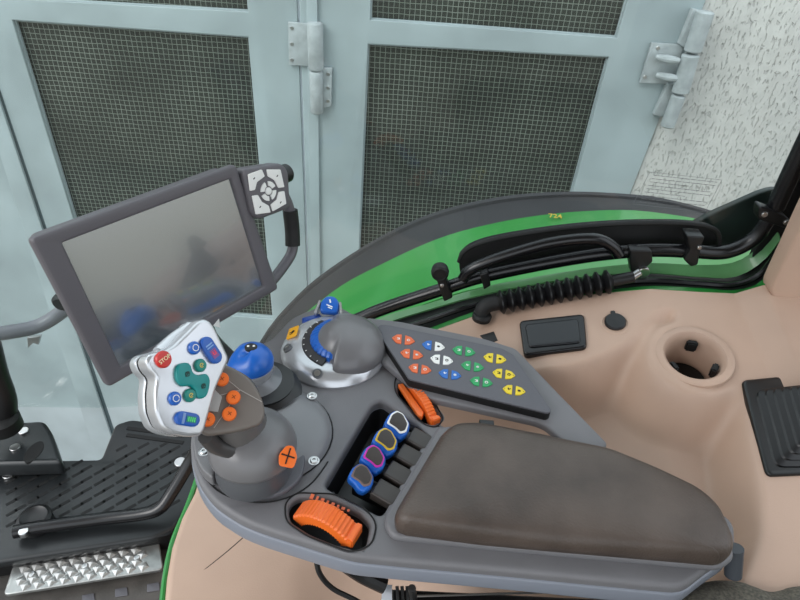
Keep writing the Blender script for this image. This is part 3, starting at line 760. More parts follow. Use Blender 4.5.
# ================================================================== ORANGE THUMB WHEELS
def wheel(name, pxs, r, w, z, label, tilt=0):
    a, b = pz_(*pxs[0], z), pz_(*pxs[1], z); ax = (b - a).normalized()
    mid = (a + b) / 2; half = (b - a).length / 2
    h = .018 if w > .015 else .014
    Rr = (half * half + h * h) / (2 * h)
    nn = V((0, 0, 1)); side = nn.cross(ax)
    c = mid - nn * (Rr - h) 
    th = math.asin(half / Rr); rings = []; n = 70
    for i in range(n + 1):
        t = -th + 2 * th * i / n; rad = Rr + (0 if (i % 4) < 2 else .0011)
        prof = [(-w / 2, -.012), (-w / 2, -.0015), (-w / 2 + .0015, 0), (w / 2 - .0015, 0), (w / 2, -.0015), (w / 2, -.012)]
        rings.append([c + ax * ((rad + d) * math.sin(t)) + nn * ((rad + d) * math.cos(t)) + side * s for s, d in prof])
    t_ = thing(name, label, 'thumb wheel', mid)
    obj('ribbed_rim', loft(rings), ORANGE, t_, ang=30)
    # lip at the end
    e = c + ax * (Rr * math.sin(th * .93)) + nn * (Rr * math.cos(th * .93))
    obj('end_tab', box(Fr(e, ax, side), 0, 0, .001, .006, w * 1.02, .012, .001), ORANGE, t_)
    return t_
w_a = wheel('thumb_wheel', [(298, 510), (356, 538)], .03, .020, .698, 'orange ribbed thumb wheel in the oval well at the near edge of the console')
w_b = wheel('thumb_wheel', [(409, 386), (436, 424)], .03, .010, .698, 'orange ribbed thumb wheel between the keypad and the blue levers')
f = H(.7045)
obj('orange_strip', plate(f, rnd(f.poly([(398, 384), (403, 383), (424, 412), (422, 417), (418, 415)]), .001), .006, .001), ORANGE, w_b)
f = H(.7012)
obj('orange_symbol_row', join(*[box(f, *(f.uv(312 + 5.2 * i, 496.5 + 2.0 * i)), 0, .0022 if i % 2 else .0034, .0055 - .0004 * i, .0006, 0, -12) for i in range(8)]), ORANGEB, arm)

# ================================================================== FOUR VALVE LEVERS
u = (pz_(398, 425, .705) - pz_(362, 476, .705)); step = u / 3
ud = u.normalized(); vd = V((-ud.y, ud.x, 0))    # toward upper-left in plan
if vd.x > 0: vd = -vd
right = -vd
lev0 = pz_(362, 476, .705)
Lf = Fr(lev0, right, ud)
s_ = step.length
nn_ = (Lf.n * .93 - right * .2).normalized()
def lever(k):
    o = lev0 + step * k
    names = ['bare grey', 'magenta', 'yellow', 'white']
    root = thing('valve_lever', ['blue control lever with plain grey trim, nearest of the four in the well', 'blue control lever with magenta trim line', 'blue control lever with yellow trim line', 'blue control lever with white trim line, farthest in the well'][k], 'lever', o - V((0, 0, .03)), 'blue control levers in the console well')
    bx_, by_ = [(362, 477), (374, 458), (386, 441), (398, 424)][k]
    f = Fr(pz_(bx_, by_, .715), (1, 0, -.12), (0, 1, .38))
    def P_(offs): return f.poly([(bx_ + a * 1.15, by_ + b * 1.12) for a, b in offs])
    obj('lever_body', plate(f, rnd(P_([(-13, 1), (-8, -9), (-2, -13), (5, -10), (11, 0), (9, 9), (2, 14), (-3, 12), (-7, 6)]), .004, 5), .016, .003, (), 3), BLUE, root)
    obj('trim_ring', plate(f.up(.0009), rnd(P_([(-10, -.5), (-6, -9), (-1, -12), (4.5, -9), (9.5, 0), (7, 7.5), (1.5, 9), (-3, 4)]), .002), .003, .0006), [mat('trim_grey', (120, 100, 96), .4), MAG, YTR, WHITE][k], root)
    obj('finger_pad', plate(f.up(.0018), rnd(P_([(-8, -1), (-5, -8), (-.5, -10.5), (4, -8), (8, 0), (6, 5.8), (2, 7), (-2, 3)]), .002), .003, .0008), mat('pad_dark', (66, 62, 60), .42), root)
    w = s_ * .94
    f2 = Fr(o + right * .030 + V((0, 0, -.004)), (right + V((0, 0, -.12))), ud)
    obj('rocker', plate(f2, rnd([(-.014, -w * .46), (.013, -w * .46), (.013, w * .40), (-.014, w * .40)], .002), .012, .002), mat('rocker_dark', (60, 55, 52), .4), root)
    obj('neck', plate(Fr(o + V((0, 0, -.01)), right, ud), rnd([(-.008, -w * .3), (.03, -w * .3), (.03, w * .3), (-.008, w * .3)], .002), .018, .002), BLACK, root)
for k in range(4): lever(k)

# ================================================================== ROTARY DIAL (silver ring, grey dome, blue thumb wheel)
dc = T_.at(334, 352)
dial = thing('rotary_dial', 'silver ringed control dial with grey dome and blue thumb wheel, left of the keypad', 'dial', dc.o)
obj('silver_ring', lathe(dc, [(.066, 0), (.0665, .003), (.063, .009), (.057, .014), (.050, .017), (.010, .017)], 64), SILVER, dial)
dcs = Fr(dc.w(.011, .001, 0), dc.x * 1, dc.y)
obj('scale_ring', arcsolid(dcs, [(.0400, .014), (.0520, .014), (.0500, .0190), (.0400, .0215)], 130, 248, 30), mat('scale_dark', (48, 46, 48), .5), dial)
for a in range(140, 245, 14):
    q = dcs.w(.0485 * math.cos(math.radians(a)), .0485 * math.sin(math.radians(a)), .0195); ff = Fr(q, dc.x, dc.y)
    obj('scale_mark', box(ff, 0, 0, 0, .0018, .0008, .0012, 0, a), WHITE, dial)
rings = []
for i in range(0, 71):
    a = math.radians(122 + i * 2.05); rr_ = .0440 if i % 5 else .0425
    rr_ -= .0035; rings.append([dcs.w(r * math.cos(a), r * math.sin(a), z) for r, z in ((.026, .014), (rr_, .014), (rr_, .0235), (rr_ - .003, .0270), (.026, .033))])
obj('blue_wheel', loft(rings), BLUE, dial, ang=25)
dm = Fr(dc.w(.014, -.001, 0), dc.x, dc.y)
prof = [(.0505, .010), (.0508, .015), (.0485, .022), (.043, .030), (.035, .037), (.025, .042), (.015, .0445), (.006, .0455), (.0015, .0457)]
rings = []
for r_, z_ in prof:
    ring = []
    for i in range(72):
        a = 2 * PI * i / 72; deg = math.degrees(a) % 360
        k = 1 - .22 * (ss(112, 128, deg) - ss(252, 262, deg)) * min(1, r_ / .03) + .03 * (ss(252, 262, deg) - ss(350, 360, deg) + 0) * ss(.03, .05, r_)
        ring.append(dm.w(r_ * k * math.cos(a), r_ * k * math.sin(a), z_))
    rings.append(ring)
obj('dome', loft(rings), HOUS, dial, ang=40)
lf = Fr(dc.w(-.048, .004, .0215), dc.x + dc.n * .45, dc.y).at(293, 341)
fy = Fr(dc.w(-.0545, .012, .0175), V((.85, 0, .5)), (0, 1, 0))
ty = obj('warning_label', plate(fy, rnd([(-.0075, -.0105), (.0075, -.0105), (.0075, .0105), (-.0075, .0105)], .002), .0016, .0004), mat('amber_label', (238, 172, 40), .4), dial)
obj('label_symbol', join(disc(fy, *(0, 0), .002, .0003) if False else lathe(Fr(fy.w(.001, .0005, 0), fy.x, fy.y), [(.0024, 0), (.0024, .0003)], 12), box(fy, -.001, -.003, .0002, .005, .0012, .0005, 0, 30), box(fy, -.002, .0, .0002, .004, .0012, .0005, 0, 0)), BLKP, ty)
for a in (196, 258):
    q = Fr(dc.w(.0575 * math.cos(math.radians(a)), .0575 * math.sin(math.radians(a)), .0145), dc.x + dc.n * .0, dc.y)
    q = Fr(q.o, V((1, 0, 0)), V((0, 1, 0)))
    rcs = Fr(q.o, V((1, 0, -.55 * math.cos(math.radians(a)))), V((0, 1, -.55 * math.sin(math.radians(a)))))
    so = obj('screw_recess', lathe(rcs, [(.006, -.002), (.006, .0012), (.005, .0016)], 24), mat('recess_grey', (90, 92, 95), .4), dial)
    obj('screw', lathe(rcs, [(.0038, .001), (.0038, .0022), (.002, .0022), (.0018, .0017)], 16), CHROME, so)
# blue toggle on the far side
tg = Fr(dc.w(-.014, .064, .022), (1, .0, 0), V((0, 1, .55)))
tgr = obj('toggle', plate(tg.up(.006), rnd([(-.012, -.010), (.012, -.010), (.013, .004), (.006, .014), (-.006, .014), (-.013, .004)], .005), .012, .003), BLUE, dial, 'blue toggle with white symbols')
obj('toggle_symbol', join(box(tg, 0, .006, .0063, .002, .005, .0006, 0, 20), box(tg, 0, -.001, .0063, .009, .0015, .0006, 0, -20), box(tg, .001, -.004, .0063, .006, .0013, .0006, 0, -20)), WHITE, tgr)
for s in (-1, 1): obj('toggle_cheek', box(tg, s * .0155, -.004, .001, .003, .020, .014, .001, s * 12), SILVER, dial)
obj('blue_side_tab', plate(Fr(dc.w(-.036, .050, .014), (1, .55, 0), (-.55, 1, 0)), rnd([(-.013, -.005), (.013, -.005), (.013, .005), (-.013, .005)], .003), .012, .003), BLUED, dial)

# ================================================================== BLUE BALL MINI JOYSTICK
mb = T_.up(.010).at(264, 393)
mini = thing('mini_joystick', 'small crossgate joystick with a blue ball top and black bellows, behind the main joystick', 'joystick', mb.o)
obj('bellows', lathe(mb, [(.043, 0), (.043, .003), (.038, .006), (.038, .009), (.040, .010), (.034, .014), (.034, .017), (.035, .017), (.028, .018), (.020, .019)], 44), BELLOW, mini, ang=25)
obj('collar', lathe(Fr(mb.w(-.007, .002, .014), mb.x, mb.y), [(.031, 0), (.031, .003), (.020, .009), (.016, .014)], 40), mat('collar_grey', (116, 118, 122), .3, metal=.3), mini)
bt_ = Fr(mb.w(-.011, .003, -.002), mb.x, mb.y)
obj('silver_cup', lathe(bt_, [(.016, .022), (.020, .027), (.0236, .036), (.0236, .042)], 36), SILVER, mini)
prof = [(.0225, .041), (.0235, .043), (.0240, .047), (.0228, .053), (.0185, .0595), (.012, .0635), (.006, .065), (.0015, .0653)]
rings = []
for r_, z_ in prof:
    rings.append([bt_.w(r_ * (1 + .16 * max(0, math.cos(a - math.radians(215))) ** 6) * math.cos(a), r_ * (1 + .16 * max(0, math.cos(a - math.radians(215))) ** 6) * math.sin(a), z_ - .006 * max(0, math.cos(a - math.radians(215))) ** 2) for a in [2 * PI * i / 48 for i in range(48)]])
ball = obj('ball_top', loft(rings), BLUE, mini, ang=60)
tp = Fr(bt_.w(.0, .003, .0652), bt_.x, bt_.y)
obj('top_badge', lathe(tp, [(.0062, -.0025), (.0062, 0), (.005, .0006)], 24, sx=1.1), BLKP, ball)
obj('badge_symbol', join(lathe(Fr(tp.w(-.003, 0, .0006), tp.x, tp.y), [(.0014, 0), (.0014, .0004)], 10), lathe(Fr(tp.w(.003, .001, .0006), tp.x, tp.y), [(.0014, 0), (.0014, .0004)], 10)), WHITE, ball)

# ================================================================== MAIN JOYSTICK
js = thing('joystick', 'large multi-function joystick with silver head of coloured buttons including a red stop button', 'joystick', T_.at(256, 470).o)
bz = T_.up(.016).at(254, 468)
obj('base_collar', lathe(bz, [(.036, -.004), (.037, .002), (.033, .012), (.030, .022)], 44), mat('collar_dark', (80, 82, 86), .35), js)
dmf = CFr(258, 448, .613, (.05, .55, 1))
dmo = Fr(T_.at(256, 470).w(0, 0, .030), (1, 0, -.0), (0, 1, .0))
dome = obj('ball_dome', lathe(dmo, [(.038, .0), (.0425, .004), (.043, .008), (.041, .016), (.036, .025), (.028, .032), (.018, .037), (.006, .039)], 56), HOUS, js, ang=50)
# orange label on the dome
lf = CFr(288, 456, .56, (.35, .45, 1))
ol = obj('pattern_label', plate(lf, rnd([(-.0075, -.009), (.006, -.011), (.009, -.001), (.005, .0095), (-.002, .010), (-.0085, .001)], .003), .003, .0006), ORANGE, js)
obj('pattern_cross', join(box(lf, 0, 0, .0003, .013, .0013, .0006, 0, -14), box(lf, 0, 0, .0003, .0013, .015, .0006, 0, -14)), BLKP, ol)
# grip: loft from the dome to under the head
def ering(px, py, t, rx, ry, n=None, spin=0, N=32):
    n = n or (0, .5, 1); f = CFr(px, py, t, n, spin)
    return [f.w(rx * math.cos(2 * PI * i / N), ry * math.sin(2 * PI * i / N)) for i in range(N)]
gr = loft([ering(256, 446, .600, .036, .033, (0, 1.0, .8)), ering(252, 441, .592, .027, .026, (0, .9, .8)), ering(246, 434, .580, .025, .025, (.1, .7, 1)), ering(240, 424, .569, .0245, .026, (.2, .6, 1)), ering(236, 412, .560, .0255, .029, (.3, .5, 1), 10), ering(234, 402, .554, .024, .029, (.35, .45, 1), 10), ering(232, 396, .550, .020, .025, (.35, .45, 1), 10)])
obj('grip', gr, mat('grip_grey', (98, 95, 94), .26), js, ang=70)
gf = CFr(234, 402, .534, (.42, .40, 1))
# brown button plate
bp_px = [(220, 362), (236, 368), (252, 380), (262, 396), (266, 412), (262, 424), (240, 431), (207, 435), (199, 430), (196, 400)]
bp = obj('button_plate', plate(gf, rnd(gf.poly(bp_px), .008), .012, .003), BROWN, js)
obj('facet_lines', join(*[(lambda a, b: tube([gf.w(*gf.uv(*a), .0002), gf.w(*gf.uv(*b), .0002)], .0004, 5, smooth=False))(a, b) for a, b in (((214, 428), (240, 390)), ((240, 390), (228, 380)), ((240, 390), (262, 402)), ((240, 390), (210, 398)))]), mat('facet_line', (165, 160, 155), .4), bp)
for i, q in enumerate(((233, 398), (229, 414.5), (221.5, 380), (207.5, 420))):
    qf = gf.at(*q)
    b_ = obj('orange_button', lathe(qf, [(.0058, 0), (.0062, .001), (.0062, .0035), (.0052, .0048), (.001, .0052)], 28), ORANGE, js)
    g2 = qf.up(.0052); obj('button_symbol', join(box(g2, 0, 0, 0, .004, .0007, .0004, 0, 40), box(g2, 0, 0, 0, .0007, .004, .0004, 0, 40)), mat('engraving', (150, 66, 20), .5), b_)
bp_sq = gf.at(212, 399)
obj('clear_facet', plate(gf.up(.001), gf.poly([(213, 388), (222, 397), (218, 412), (206, 411), (204, 400)]), .004, .0006), mat('facet_silver', (172, 170, 168), .3, metal=.2), js)
# silver head
hn = (1.2, .22, 1)
hf_ = CFr(185, 385, .50, hn)
face = [(157, 352), (166, 350), (176, 344), (189, 331), (199, 321), (205, 318.5), (211, 321), (216, 328), (229, 356), (229, 361), (217, 388), (205, 431), (201, 436), (188, 437), (172, 434), (162, 428), (156, 413), (155, 395), (157, 378), (149, 370), (146, 361), (150, 354)]
fp = rnd(hf_.poly(face), .004)
cx = sum(a for a, b in fp) / len(fp); cy = sum(b for a, b in fp) / len(fp)
def sc_(k): return [(cx + (a - cx) * k, cy + (b - cy) * k) for a, b in fp]
head = obj('head', plate(hf_, sc_(1.0), .017, .0032, (), 4), SILVER, js, 'silver painted joystick head')
obj('head_back_shell', plate(hf_.up(-.018), sc_(1.0), .014, .004, (), 4), mat('silver_shell', (190, 194, 198), .32, metal=.5), js)
obj('head_seam', plate(hf_.up(-.0165), sc_(.975), .002, .0002), DARKIN, js)
obj('thumb_rest', tube([hf_.w(*hf_.uv(204, 326), -.020), hf_.w(*hf_.uv(188, 338), -.022), hf_.w(*hf_.uv(172, 352), -.020)], .007, 14), SILVER, js)
obj('head_socket', tube([hf_.w(*hf_.uv(200, 395), -.028), gf.w(*gf.uv(222, 404), -.014)], .012, 16, smooth=False), SILVER, js)
def rbtn(px, py, r, m, h=.0032, name='button', parent=js):
    f = hf_.at(px, py); return obj(name, join(lathe(f, [(r + .0007, 0), (r + .0009, h * .5), (r, h), (r * .5, h * 1.12), (.0008, h * 1.15)], 32)), m, parent), f.up(h * 1.18)
sb, sf_ = rbtn(162.5, 359.5, .0062, RED, name='stop_button'); sb['label'] = 'red button reading STOP'
obj('stop_lettering', text(sf_.rot(42), 'STOP', .0046, .0002), mat('cream_print', (240, 225, 180), .5), sb)
for q in ((193.5, 348), (174, 398.5)):
    b_, f_2 = rbtn(*q, .0048, BLUE, name='blue_button')
    obj('ring_symbol', arcsolid(f_2.up(-.0004), [(.0024, 0), (.003, 0), (.003, .0004), (.0024, .0004)], 0, 350, 18), WHITE, b_)
for q in ((199.5, 365.5), (189, 395.5)):
    b_, f_2 = rbtn(*q, .0048, mat('teal_small', (20, 132, 120), .35), name='teal_button')
    obj('button_symbol', join(arcsolid(f_2.up(-.0003), [(.0014, 0), (.0020, 0), (.0020, .0003), (.0014, .0003)], 30, 330, 12), box(f_2, .0003, 0, 0, .0022, .0006, .0004, 0, 60)), YTR, b_)
# big teal rocker
tr_px = [(178, 366), (186, 362.5), (191, 365), (193.5, 372), (199, 375), (207, 374), (210.5, 381), (208, 394), (203, 398.5), (198, 397), (196, 391), (191, 386), (183, 386), (177, 379)]
tf = hf_.up(.004)
tro = [(v.x, v.y) for v in spl([V(q) for q in tf.poly(tr_px)], 5, True)]
tb = obj('teal_rocker', plate(tf, tro, .005, .0015), TEAL, js)
for q in ((187.5, 374), (203.5, 386)):
    g2 = tf.up(.0003).at(*q); obj('rocker_symbol', join(arcsolid(g2, [(.0014, 0), (.0022, 0), (.0022, .0003), (.0014, .0003)], 0, 350, 12), box(g2, 0, 0, 0, .0010, .005, .0004, 0, -30), box(g2, .0, 0.001, 0, .003, .0007, .0004, 0, 20)), mat('dark_engraving', (20, 66, 60), .5), tb)
# two blue oval buttons with screens
def oval(c1_, c2_, r, name):
    f = hf_.up(.0038); a, b = V(f.uv(*c1_)), V(f.uv(*c2_)); d = (b - a).normalized(); n = V((-d.y, d.x)); P = []
    th = math.atan2(d.y, d.x)
    for i in range(13): t = th - PI / 2 + PI * i / 12; P.append((b.x + r * math.cos(t), b.y + r * math.sin(t)))
    for i in range(13): t = th + PI / 2 + PI * i / 12; P.append((a.x + r * math.cos(t), a.y + r * math.sin(t)))
    o = obj(name, plate(f, P, .0048, .0014), BLUED if False else mat('oval_blue', (34, 92, 180), .3), js); return o, Fr(f.w((a.x + b.x) / 2, (a.y + b.y) / 2, .0003), f.x * d.x + f.y * d.y, f.y * d.x - f.x * d.y), (b - a).length
o1, g1, l1 = oval((208, 343.5), (216.5, 356.5), .0062, 'oval_button')
obj('display_window', box(g1, .0035, 0, 0, .008, .0062, .0004, .0), mat('violet_window', (130, 70, 140), .3), o1)
obj('display_digits', text(g1.at(0, 0) if False else Fr(g1.w(.0035, 0, .0003), g1.y * -1, g1.x), 'n', .008, .0002), mat('red_digits', (235, 60, 90), .4), o1)
obj('display_bars', join(box(g1, -.0055, 0, .0, .0012, .007, .0005, 0), box(g1, -.0032, 0, .0, .0010, .007, .0005, 0)), mat('pale_blue_print', (130, 170, 220), .4), o1)
o2, g1, l1 = oval((182.5, 418), (194.5, 420), .0056, 'oval_button')
obj('display_window', box(g1, .0025, 0, 0, .009, .0050, .0004, .0), mat('teal_window', (20, 130, 120), .3), o2)
obj('display_bars', box(g1, -.0045, 0, 0, .0022, .009, .0005, 0), mat('pale_grey_print', (120, 150, 200), .4), o2)
obj('display_digits', join(*[box(g1, .0 + .0018 * i, 0, .0002, .0009, .0035, .0005, 0) for i in range(4)]), mat('green_digits', (90, 230, 120), .4), o2)
# black trigger and wrist rest under the head
obj('trigger', tube([pt(206, 436, .530), pt(216, 446, .545), pt(236, 452, .56)], .0075, 12), mat('trigger_grey', (70, 68, 68), .4), js)

# ================================================================== MONITOR
mq = [(63, 243, .5936), (231, 179, .7355), (264, 286, .8065), (121, 366, .6647)]
P3 = [pt(*q) for q in mq]
mn = (P3[1] - P3[3]).cross(P3[0] - P3[2]).normalized()
if mn.dot(CAM - P3[0]) < 0: mn = -mn
mc = sum(P3, V()) / 4
mx = ((P3[1] - P3[0]) + (P3[2] - P3[3])).normalized(); mx = (mx - mn * mx.dot(mn)).normalized()
mf = Fr(mc, mx, mn.cross(mx))
mon = thing('monitor', 'grey framed touchscreen terminal with side keypad and grab loop, tilted above the joystick', 'monitor', mf.w(0, -.1, -.03))
bez = mf.up(.004).poly([(30.5, 239), (236, 164), (279, 289), (109, 388)])
scr = mf.up(.004).poly([(63, 243), (231, 179), (264, 286), (121, 366)])
obj('bezel', plate(mf.up(.004), rnd(bez, .006), .012, .003, [rnd(scr, .001, 2)]), MONI, mon)
obj('screen', plate(mf.up(.0005), [(a * 1.02, b * 1.02) for a, b in scr], .004, 0), SCREEN, mon, 'grey blue glossy switched-off screen')
obj('housing', plate(mf.up(-.006), rnd([(a * .955 + .003, b * .955) for a, b in bez], .01), .03, .006), MONI, mon)
obj('logo_tag', plate(mf.up(.0045), mf.poly([(211, 325), (217, 318), (218, 327)]), .001, 0), WHITE, mon)
# keypad pod
kf = mf.up(.010)
pod = obj('keypad_pod', plate(kf, rnd(kf.poly([(243, 169), (282, 163), (289, 171), (291, 208), (260, 220), (252, 214)]), .009), .024, .004), MONI, mon)
kc = kf.at(268, 191)
qd = [((248, 174), (262, 169), (265, 176), (257, 182), (255, 190), (250, 191)), ((267, 169), (281, 169), (285, 187), (279, 188), (275, 180), (268, 176)),
      ((252, 196), (258, 195), (262, 202), (269, 206), (271, 213), (256, 215)), ((285, 191), (287, 204), (273, 212), (271, 205), (277, 200), (279, 192))]
sg = kf.up(.0015)
for q in qd:
    c_ = obj('key', plate(sg, rnd(sg.poly([(268 + (a - 268) * .98, 191 + (b - 191) * .98) for a, b in q]), .0015), .003, .0006), WHITE, mon)
    x_ = sum(a for a, b in q) / len(q); y_ = sum(b for a, b in q) / len(q); x_ = 268 + (x_ - 268) * 1.18; y_ = 191 + (y_ - 191) * 1.18
    obj('key_symbol', box(sg.at(x_, y_), 0, 0, .0002, .003, .0012, .0005, 0, 30), BLKP, c_)
for a in (0, 90, 180, 270):
    c_ = obj('arrow_key', arcsolid(kc, [(.0065, .0), (.0125, .0), (.0125, .0016), (.0065, .0016)], a + 12, a + 78, 10), WHITE, mon)
obj('ok_key', lathe(kc, [(.0048, 0), (.0048, .0016), (.004, .002)], 24), WHITE, mon)
kn = mf.w(*mf.uv(287, 176), .0)
obj('scroll_knob', lathe(Fr(mf.w(*mf.uv(289, 175), -.012), mf.y, mf.n), [(.011, -.010), (.0125, -.008), (.0125, .008), (.011, .010)], 28), BLACK, mon)
hpts = [mf.w(*mf.uv(286, 190), -.012), mf.w(*mf.uv(295, 206), -.014), mf.w(*mf.uv(300, 230), -.016), mf.w(*mf.uv(300, 252), -.016), mf.w(*mf.uv(290, 268), -.014), mf.w(*mf.uv(276, 283), -.010)]
obj('grab_loop', tube(hpts, .0075, 14), MONI, mon)
obj('loop_sleeve', tube([mf.w(*mf.uv(297, 211), -.014), mf.w(*mf.uv(300, 230), -.016), mf.w(*mf.uv(300.5, 247), -.016)], .0105, 14), RUBBER, mon)
# mounting arm going down to the console
obj('mounting_arm', tube([mf.w(.03, -.085, -.035), mf.w(.035, -.125, -.038), pz_(238, 366, .74), pz_(248, 378, .70)], .008, 12), BLACK, mon)

# ================================================================== GRAB RAIL at the left
gr_ = thing('grab_rail', 'curved grey handrail at the left edge behind the monitor', 'handrail', py_(30, 330, .95))
obj('rail', tube([py_(-320, 330, .9), py_(-160, 340, .9), py_(-60, 340, .9), py_(-20, 336, .92), (py_(10, 332, .95)), py_(38, 326, .98), py_(60, 313, 1.0), py_(76, 296, 1.0), py_(88, 270, 1.0)], .0155, 16), TUBEG, gr_)
obj('rail_cap', lathe(VP(.985).at(62, 302), [(.02, -.01), (.02, .004), (.014, .01)], 20), RUBBER, gr_)
obj('rail_foot', plate(VP(.97), VP(.97).poly([(27, 338), (40, 337), (38, 345), (33, 343), (28, 348)]), .01, .001), CHROME, gr_)

# ================================================================== CAB FLOOR, PLATFORM, TREAD
FZ = .16
obj('floor', plate(H(FZ), [(-1.3, -.6), (1.3, -.6), (1.3, .32), (-.12, .32), (-.12, .76), (-1.3, .76)], .03, .002), MATF, kind='structure')
Pz = FZ + .06
pf = H(Pz)
plt = thing('footwell_platform', 'black slotted plastic footwell platform at lower left with raised end block', 'platform', pf.w(*pf.uv(90, 490), -.05))
po = rnd(pf.poly([(-80, 462), (101, 459), (115, 424), (131, 419), (200, 428), (206, 470), (192, 500), (174, 528), (152, 538), (0, 562), (-80, 574)]), .01)
obj('deck', plate(pf, po, .02, .006), SLOT, plt)
fl = []
# slots : dark raised-edge dashes in diagonal rows, as inset strips (one pattern = one mesh)
def slots():
    g = []
    for r in range(-6, 24):
        for c in range(0, 9):
            cx_ = 6 + c * 22 + (r % 2) * 9; cy_ = 462 + r * 5.4 - c * 2.2
            if cy_ > 528 - cx_ * .12 or cx_ > 186 - max(0, cy_ - 470) * .35: continue
            if cx_ < 112 and cy_ < 466: continue
            if cy_ < 436 or (cx_ > 110 and cx_ < 116 and cy_ < 440): continue
            if cx_ > 112 and cy_ < 446: continue
            a, b = pf.uv(cx_, cy_), pf.uv(cx_ + 11, cy_ - 6); L = math.hypot(b[0] - a[0], b[1] - a[1])
            g.append(box(pf, (a[0] + b[0]) / 2, (a[1] + b[1]) / 2, -.0012, L, .0065, .003, 0, math.degrees(math.atan2(b[1] - a[1], b[0] - a[0]))))
    return g
obj('slots', join(*slots()), mat('slot_black', (5, 6, 7), .7), plt)
obj('long_slots', join(*[box(pf, *pf.uv(155, 432 + 7 * i), -.0005, .12, .008, .004, 0, -4) for i in range(2)]), MATS['slot_black'], plt)
fA = [(-80, 573), (0, 561), (152, 537), (173, 528), (191, 500)]
obj('front_lip', ribbon([pf.w(*pf.uv(*q), -.004) for q in fA], [V((pf.w(*pf.uv(*q)).x, pf.w(*pf.uv(*q)).y + .004, FZ + .01)) for q in fA], .01), BLACK, plt)
# raised block at left with bolts
bf = H(Pz + .045)
bo = bf.poly([(-60, 425), (44, 420), (52, 432), (62, 462), (-60, 466)])
blk = obj('end_block', plate(bf, rnd(bo, .012), .04, .008), SLOT, plt)
obj('block_recess', lathe(bf.at(34, 452), [(.014, -.005), (.014, .0008), (.012, .0008)], 20, sy=1.8), DARKIN, blk)
for q in ((24, 432), (15.5, 448.5)): obj('bolt', disc(bf, *q, .009, .005), CHROME, blk)
for q in ((9.5, 475.5), (180.5, 463.5)): obj('bolt', disc(pf, *q, .011, .006), CHROME, plt)
# pedal at the far left
ped = thing('pedal', 'black pedal arm with round pivot at the left edge', 'pedal', pz_(5, 440, FZ))
obj('arm', tube([py_(-14, 345, .76), py_(-6, 375, .75), py_(3, 402, .74), py_(3, 428, .73)], .023, 14), BLACK, ped)
obj('pivot', lathe(H(Pz + .10).at(4, 424), [(.03, -.01), (.03, .015), (.024, .022), (.012, .022), (.01, .016)], 28), RUBBER, ped)
# bent bar
bar = thing('bent_bar', 'black bent steel bar with pivot lug lying across the slotted footwell platform', 'bar', pz_(100, 520, Pz))
bp3 = [pz_(x_, y_, Pz + h_) for x_, y_, h_ in ((14, 532, .02), (40, 527, .02), (100, 519, .02), (142, 514, .025), (160, 508, .035), (172, 492, .055), (190, 462, .10), (198, 446, .13))]
obj('bar', tube(bp3, .0115, 14), GLOSSB, bar)
obj('pivot_lug', lathe(H(Pz + .02).at(34, 518), [(.028, -.018), (.028, 0), (.022, .004), (.016, .0), (.006, .0)], 28), BLACK, bar)
obj('end_bolt', disc(H(Pz + .02), 25, 534, .008, .01), CHROME, bar)
# tread plate
tf_ = H(FZ + .032)
trd = thing('tread_plate', 'shiny aluminium tread plate with raised studs on the cab floor, bottom left', 'tread plate', tf_.w(*tf_.uv(85, 566)))
TQ = [(13, 565), (159, 541), (163, 569), (3, 595)]
ALU = mat('aluminium', (170, 172, 170), .4, metal=.8, var=.15, vs=40)
obj('sheet', plate(tf_, rnd(tf_.poly(TQ), .008), .008, .002), ALU, trd)
studs = []
for r in range(4):
    for c in range(10):
        t1 = (c + 1.1 + (r % 2) * .5) / 12.0; t2 = (r + .85) / 4.8
        A_ = lerp2(TQ[0], TQ[1], t1); B_ = lerp2(TQ[3], TQ[2], t1); q = lerp2(A_, B_, t2); f = tf_.at(*q)
        studs.append(lathe(f, [(.010, 0), (.005, .002), (.001, .003)], 4))
obj('studs', join(*studs), mat('stud_aluminium', (200, 200, 198), .35, metal=.8), trd, ang=10)
for q in ((85, 566), (137, 558), (32, 574)): obj('screw', disc(tf_, *q, .005, .002), CHROME, trd)
# floor mat squares
ff = H(FZ + .006)
sqs = obj('rubber_mat', plate(ff, rnd(ff.poly([(-60, 600), (168, 562), (172, 640), (-60, 680)]), .005), .005, .001), MATF, label='grey rubber floor mat with embossed squares, bottom left in front of the tread plate', cat='mat')
for q in ((121, 592), (153, 587), (88, 598)):
    f = ff.up(.002); a = rnd(f.poly([(q[0] - 6, q[1] - 3), (q[0] + 6, q[1] - 5), (q[0] + 7, q[1] + 3), (q[0] - 6, q[1] + 5)]), .002)
    obj('embossed_square', plate(f, a, .002, .0008), GREYD, sqs)

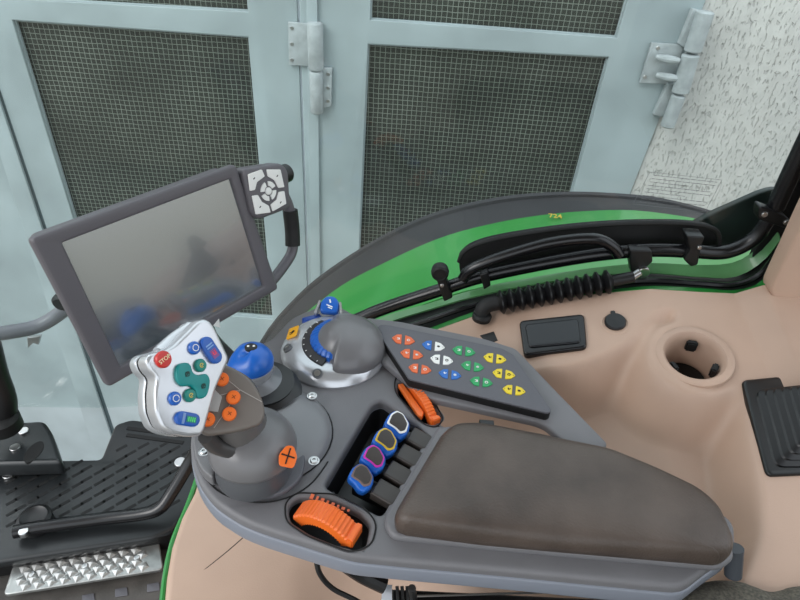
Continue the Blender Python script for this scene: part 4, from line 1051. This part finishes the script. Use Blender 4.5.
# ================================================================== SEAT
seat = thing('driver_seat', 'grey flecked fabric driver seat cushion corner at the bottom right', 'seat', (.35, .1, 0))
sfm = H(.66)
so_ = [(.16, -.35), (.15, .10), (.20, .22), (.24, .275)] + [tuple(H(.65).uv(*q)) for q in ((672, 597), (690, 587), (710, 581), (736, 582), (752, 587), (768, 592), (784, 590), (800, 587))] + [(.50, .345), (.60, .30), (.62, .1), (.62, -.35)]
so_ = so_[:4] + [(a, b + .006) for a, b in so_[4:12]] + so_[12:]
so_ = [(v.x, v.y) for v in spl([V(q) for q in so_], 6, True)]
obj('seat_cushion', cushion(sfm, so_, [(.03, -.09), (.008, -.08), (0, -.045), (.002, -.02), (.008, -.006), (.02, .003), (.04, .008)]), SEAT, seat, ang=80)
def rbox(x0, x1, y0, y1, z0, z1, b): return box(H(0), (x0 + x1) / 2, (y0 + y1) / 2, (z0 + z1) / 2, x1 - x0, y1 - y0, z1 - z0, b)
obj('backrest', rbox(.62, .74, -.36, .16, .62, 1.22, .05), SEAT, seat)
obj('headrest', rbox(.64, .74, -.26, .06, 1.25, 1.45, .04), SEAT, seat)
obj('seat_base', box(H(0), .40, -.08, FZ + .20, .4, .4, .40, .02), BLACK, seat)
# cab roof over the driver (not in view, closes the cab from above)
obj('ceiling', box(H(0), -.1, -.2, 2.0, 2.0, 1.9, .06, .02), mat('roof_lining', (168, 160, 150), .8), kind='structure')

# ================================================================== LIGHT
w = bpy.data.worlds.new('World'); sc.world = w; w.use_nodes = True; nt = w.node_tree; bg = nt.nodes['Background']
tc = nt.nodes.new('ShaderNodeTexCoord'); sp = nt.nodes.new('ShaderNodeSeparateXYZ'); rp = nt.nodes.new('ShaderNodeValToRGB')
mr = nt.nodes.new('ShaderNodeMapRange'); mr.inputs[1].default_value = -1; mr.inputs[2].default_value = 1
nt.links.new(tc.outputs['Generated'], sp.inputs[0]); nt.links.new(sp.outputs['Z'], mr.inputs[0]); nt.links.new(mr.outputs[0], rp.inputs[0])
e = rp.color_ramp.elements; e[0].position = .38; e[0].color = (.22, .21, .19, 1); e[1].position = 1; e[1].color = (.86, .93, 1, 1)
x = e.new(.49); x.color = (.45, .46, .40, 1); x = e.new(.54); x.color = (.75, .8, .85, 1)
nt.links.new(rp.outputs[0], bg.inputs[0]); bg.inputs[1].default_value = 1.95
sd = bpy.data.lights.new('overcast_sun', 'SUN'); sd.energy = 1.9; sd.angle = math.radians(35); sd.color = (1, .98, .95)
so = bpy.data.objects.new('overcast_sun', sd); COL.objects.link(so); so.rotation_euler = (math.radians(50), 0, math.radians(-48)); so.location = (-3, -3, 5)
vs = sc.view_settings; vs.view_transform = 'Standard'; vs.look = 'None'; vs.gamma = 1; vs.exposure = 0; vs.use_curve_mapping = False
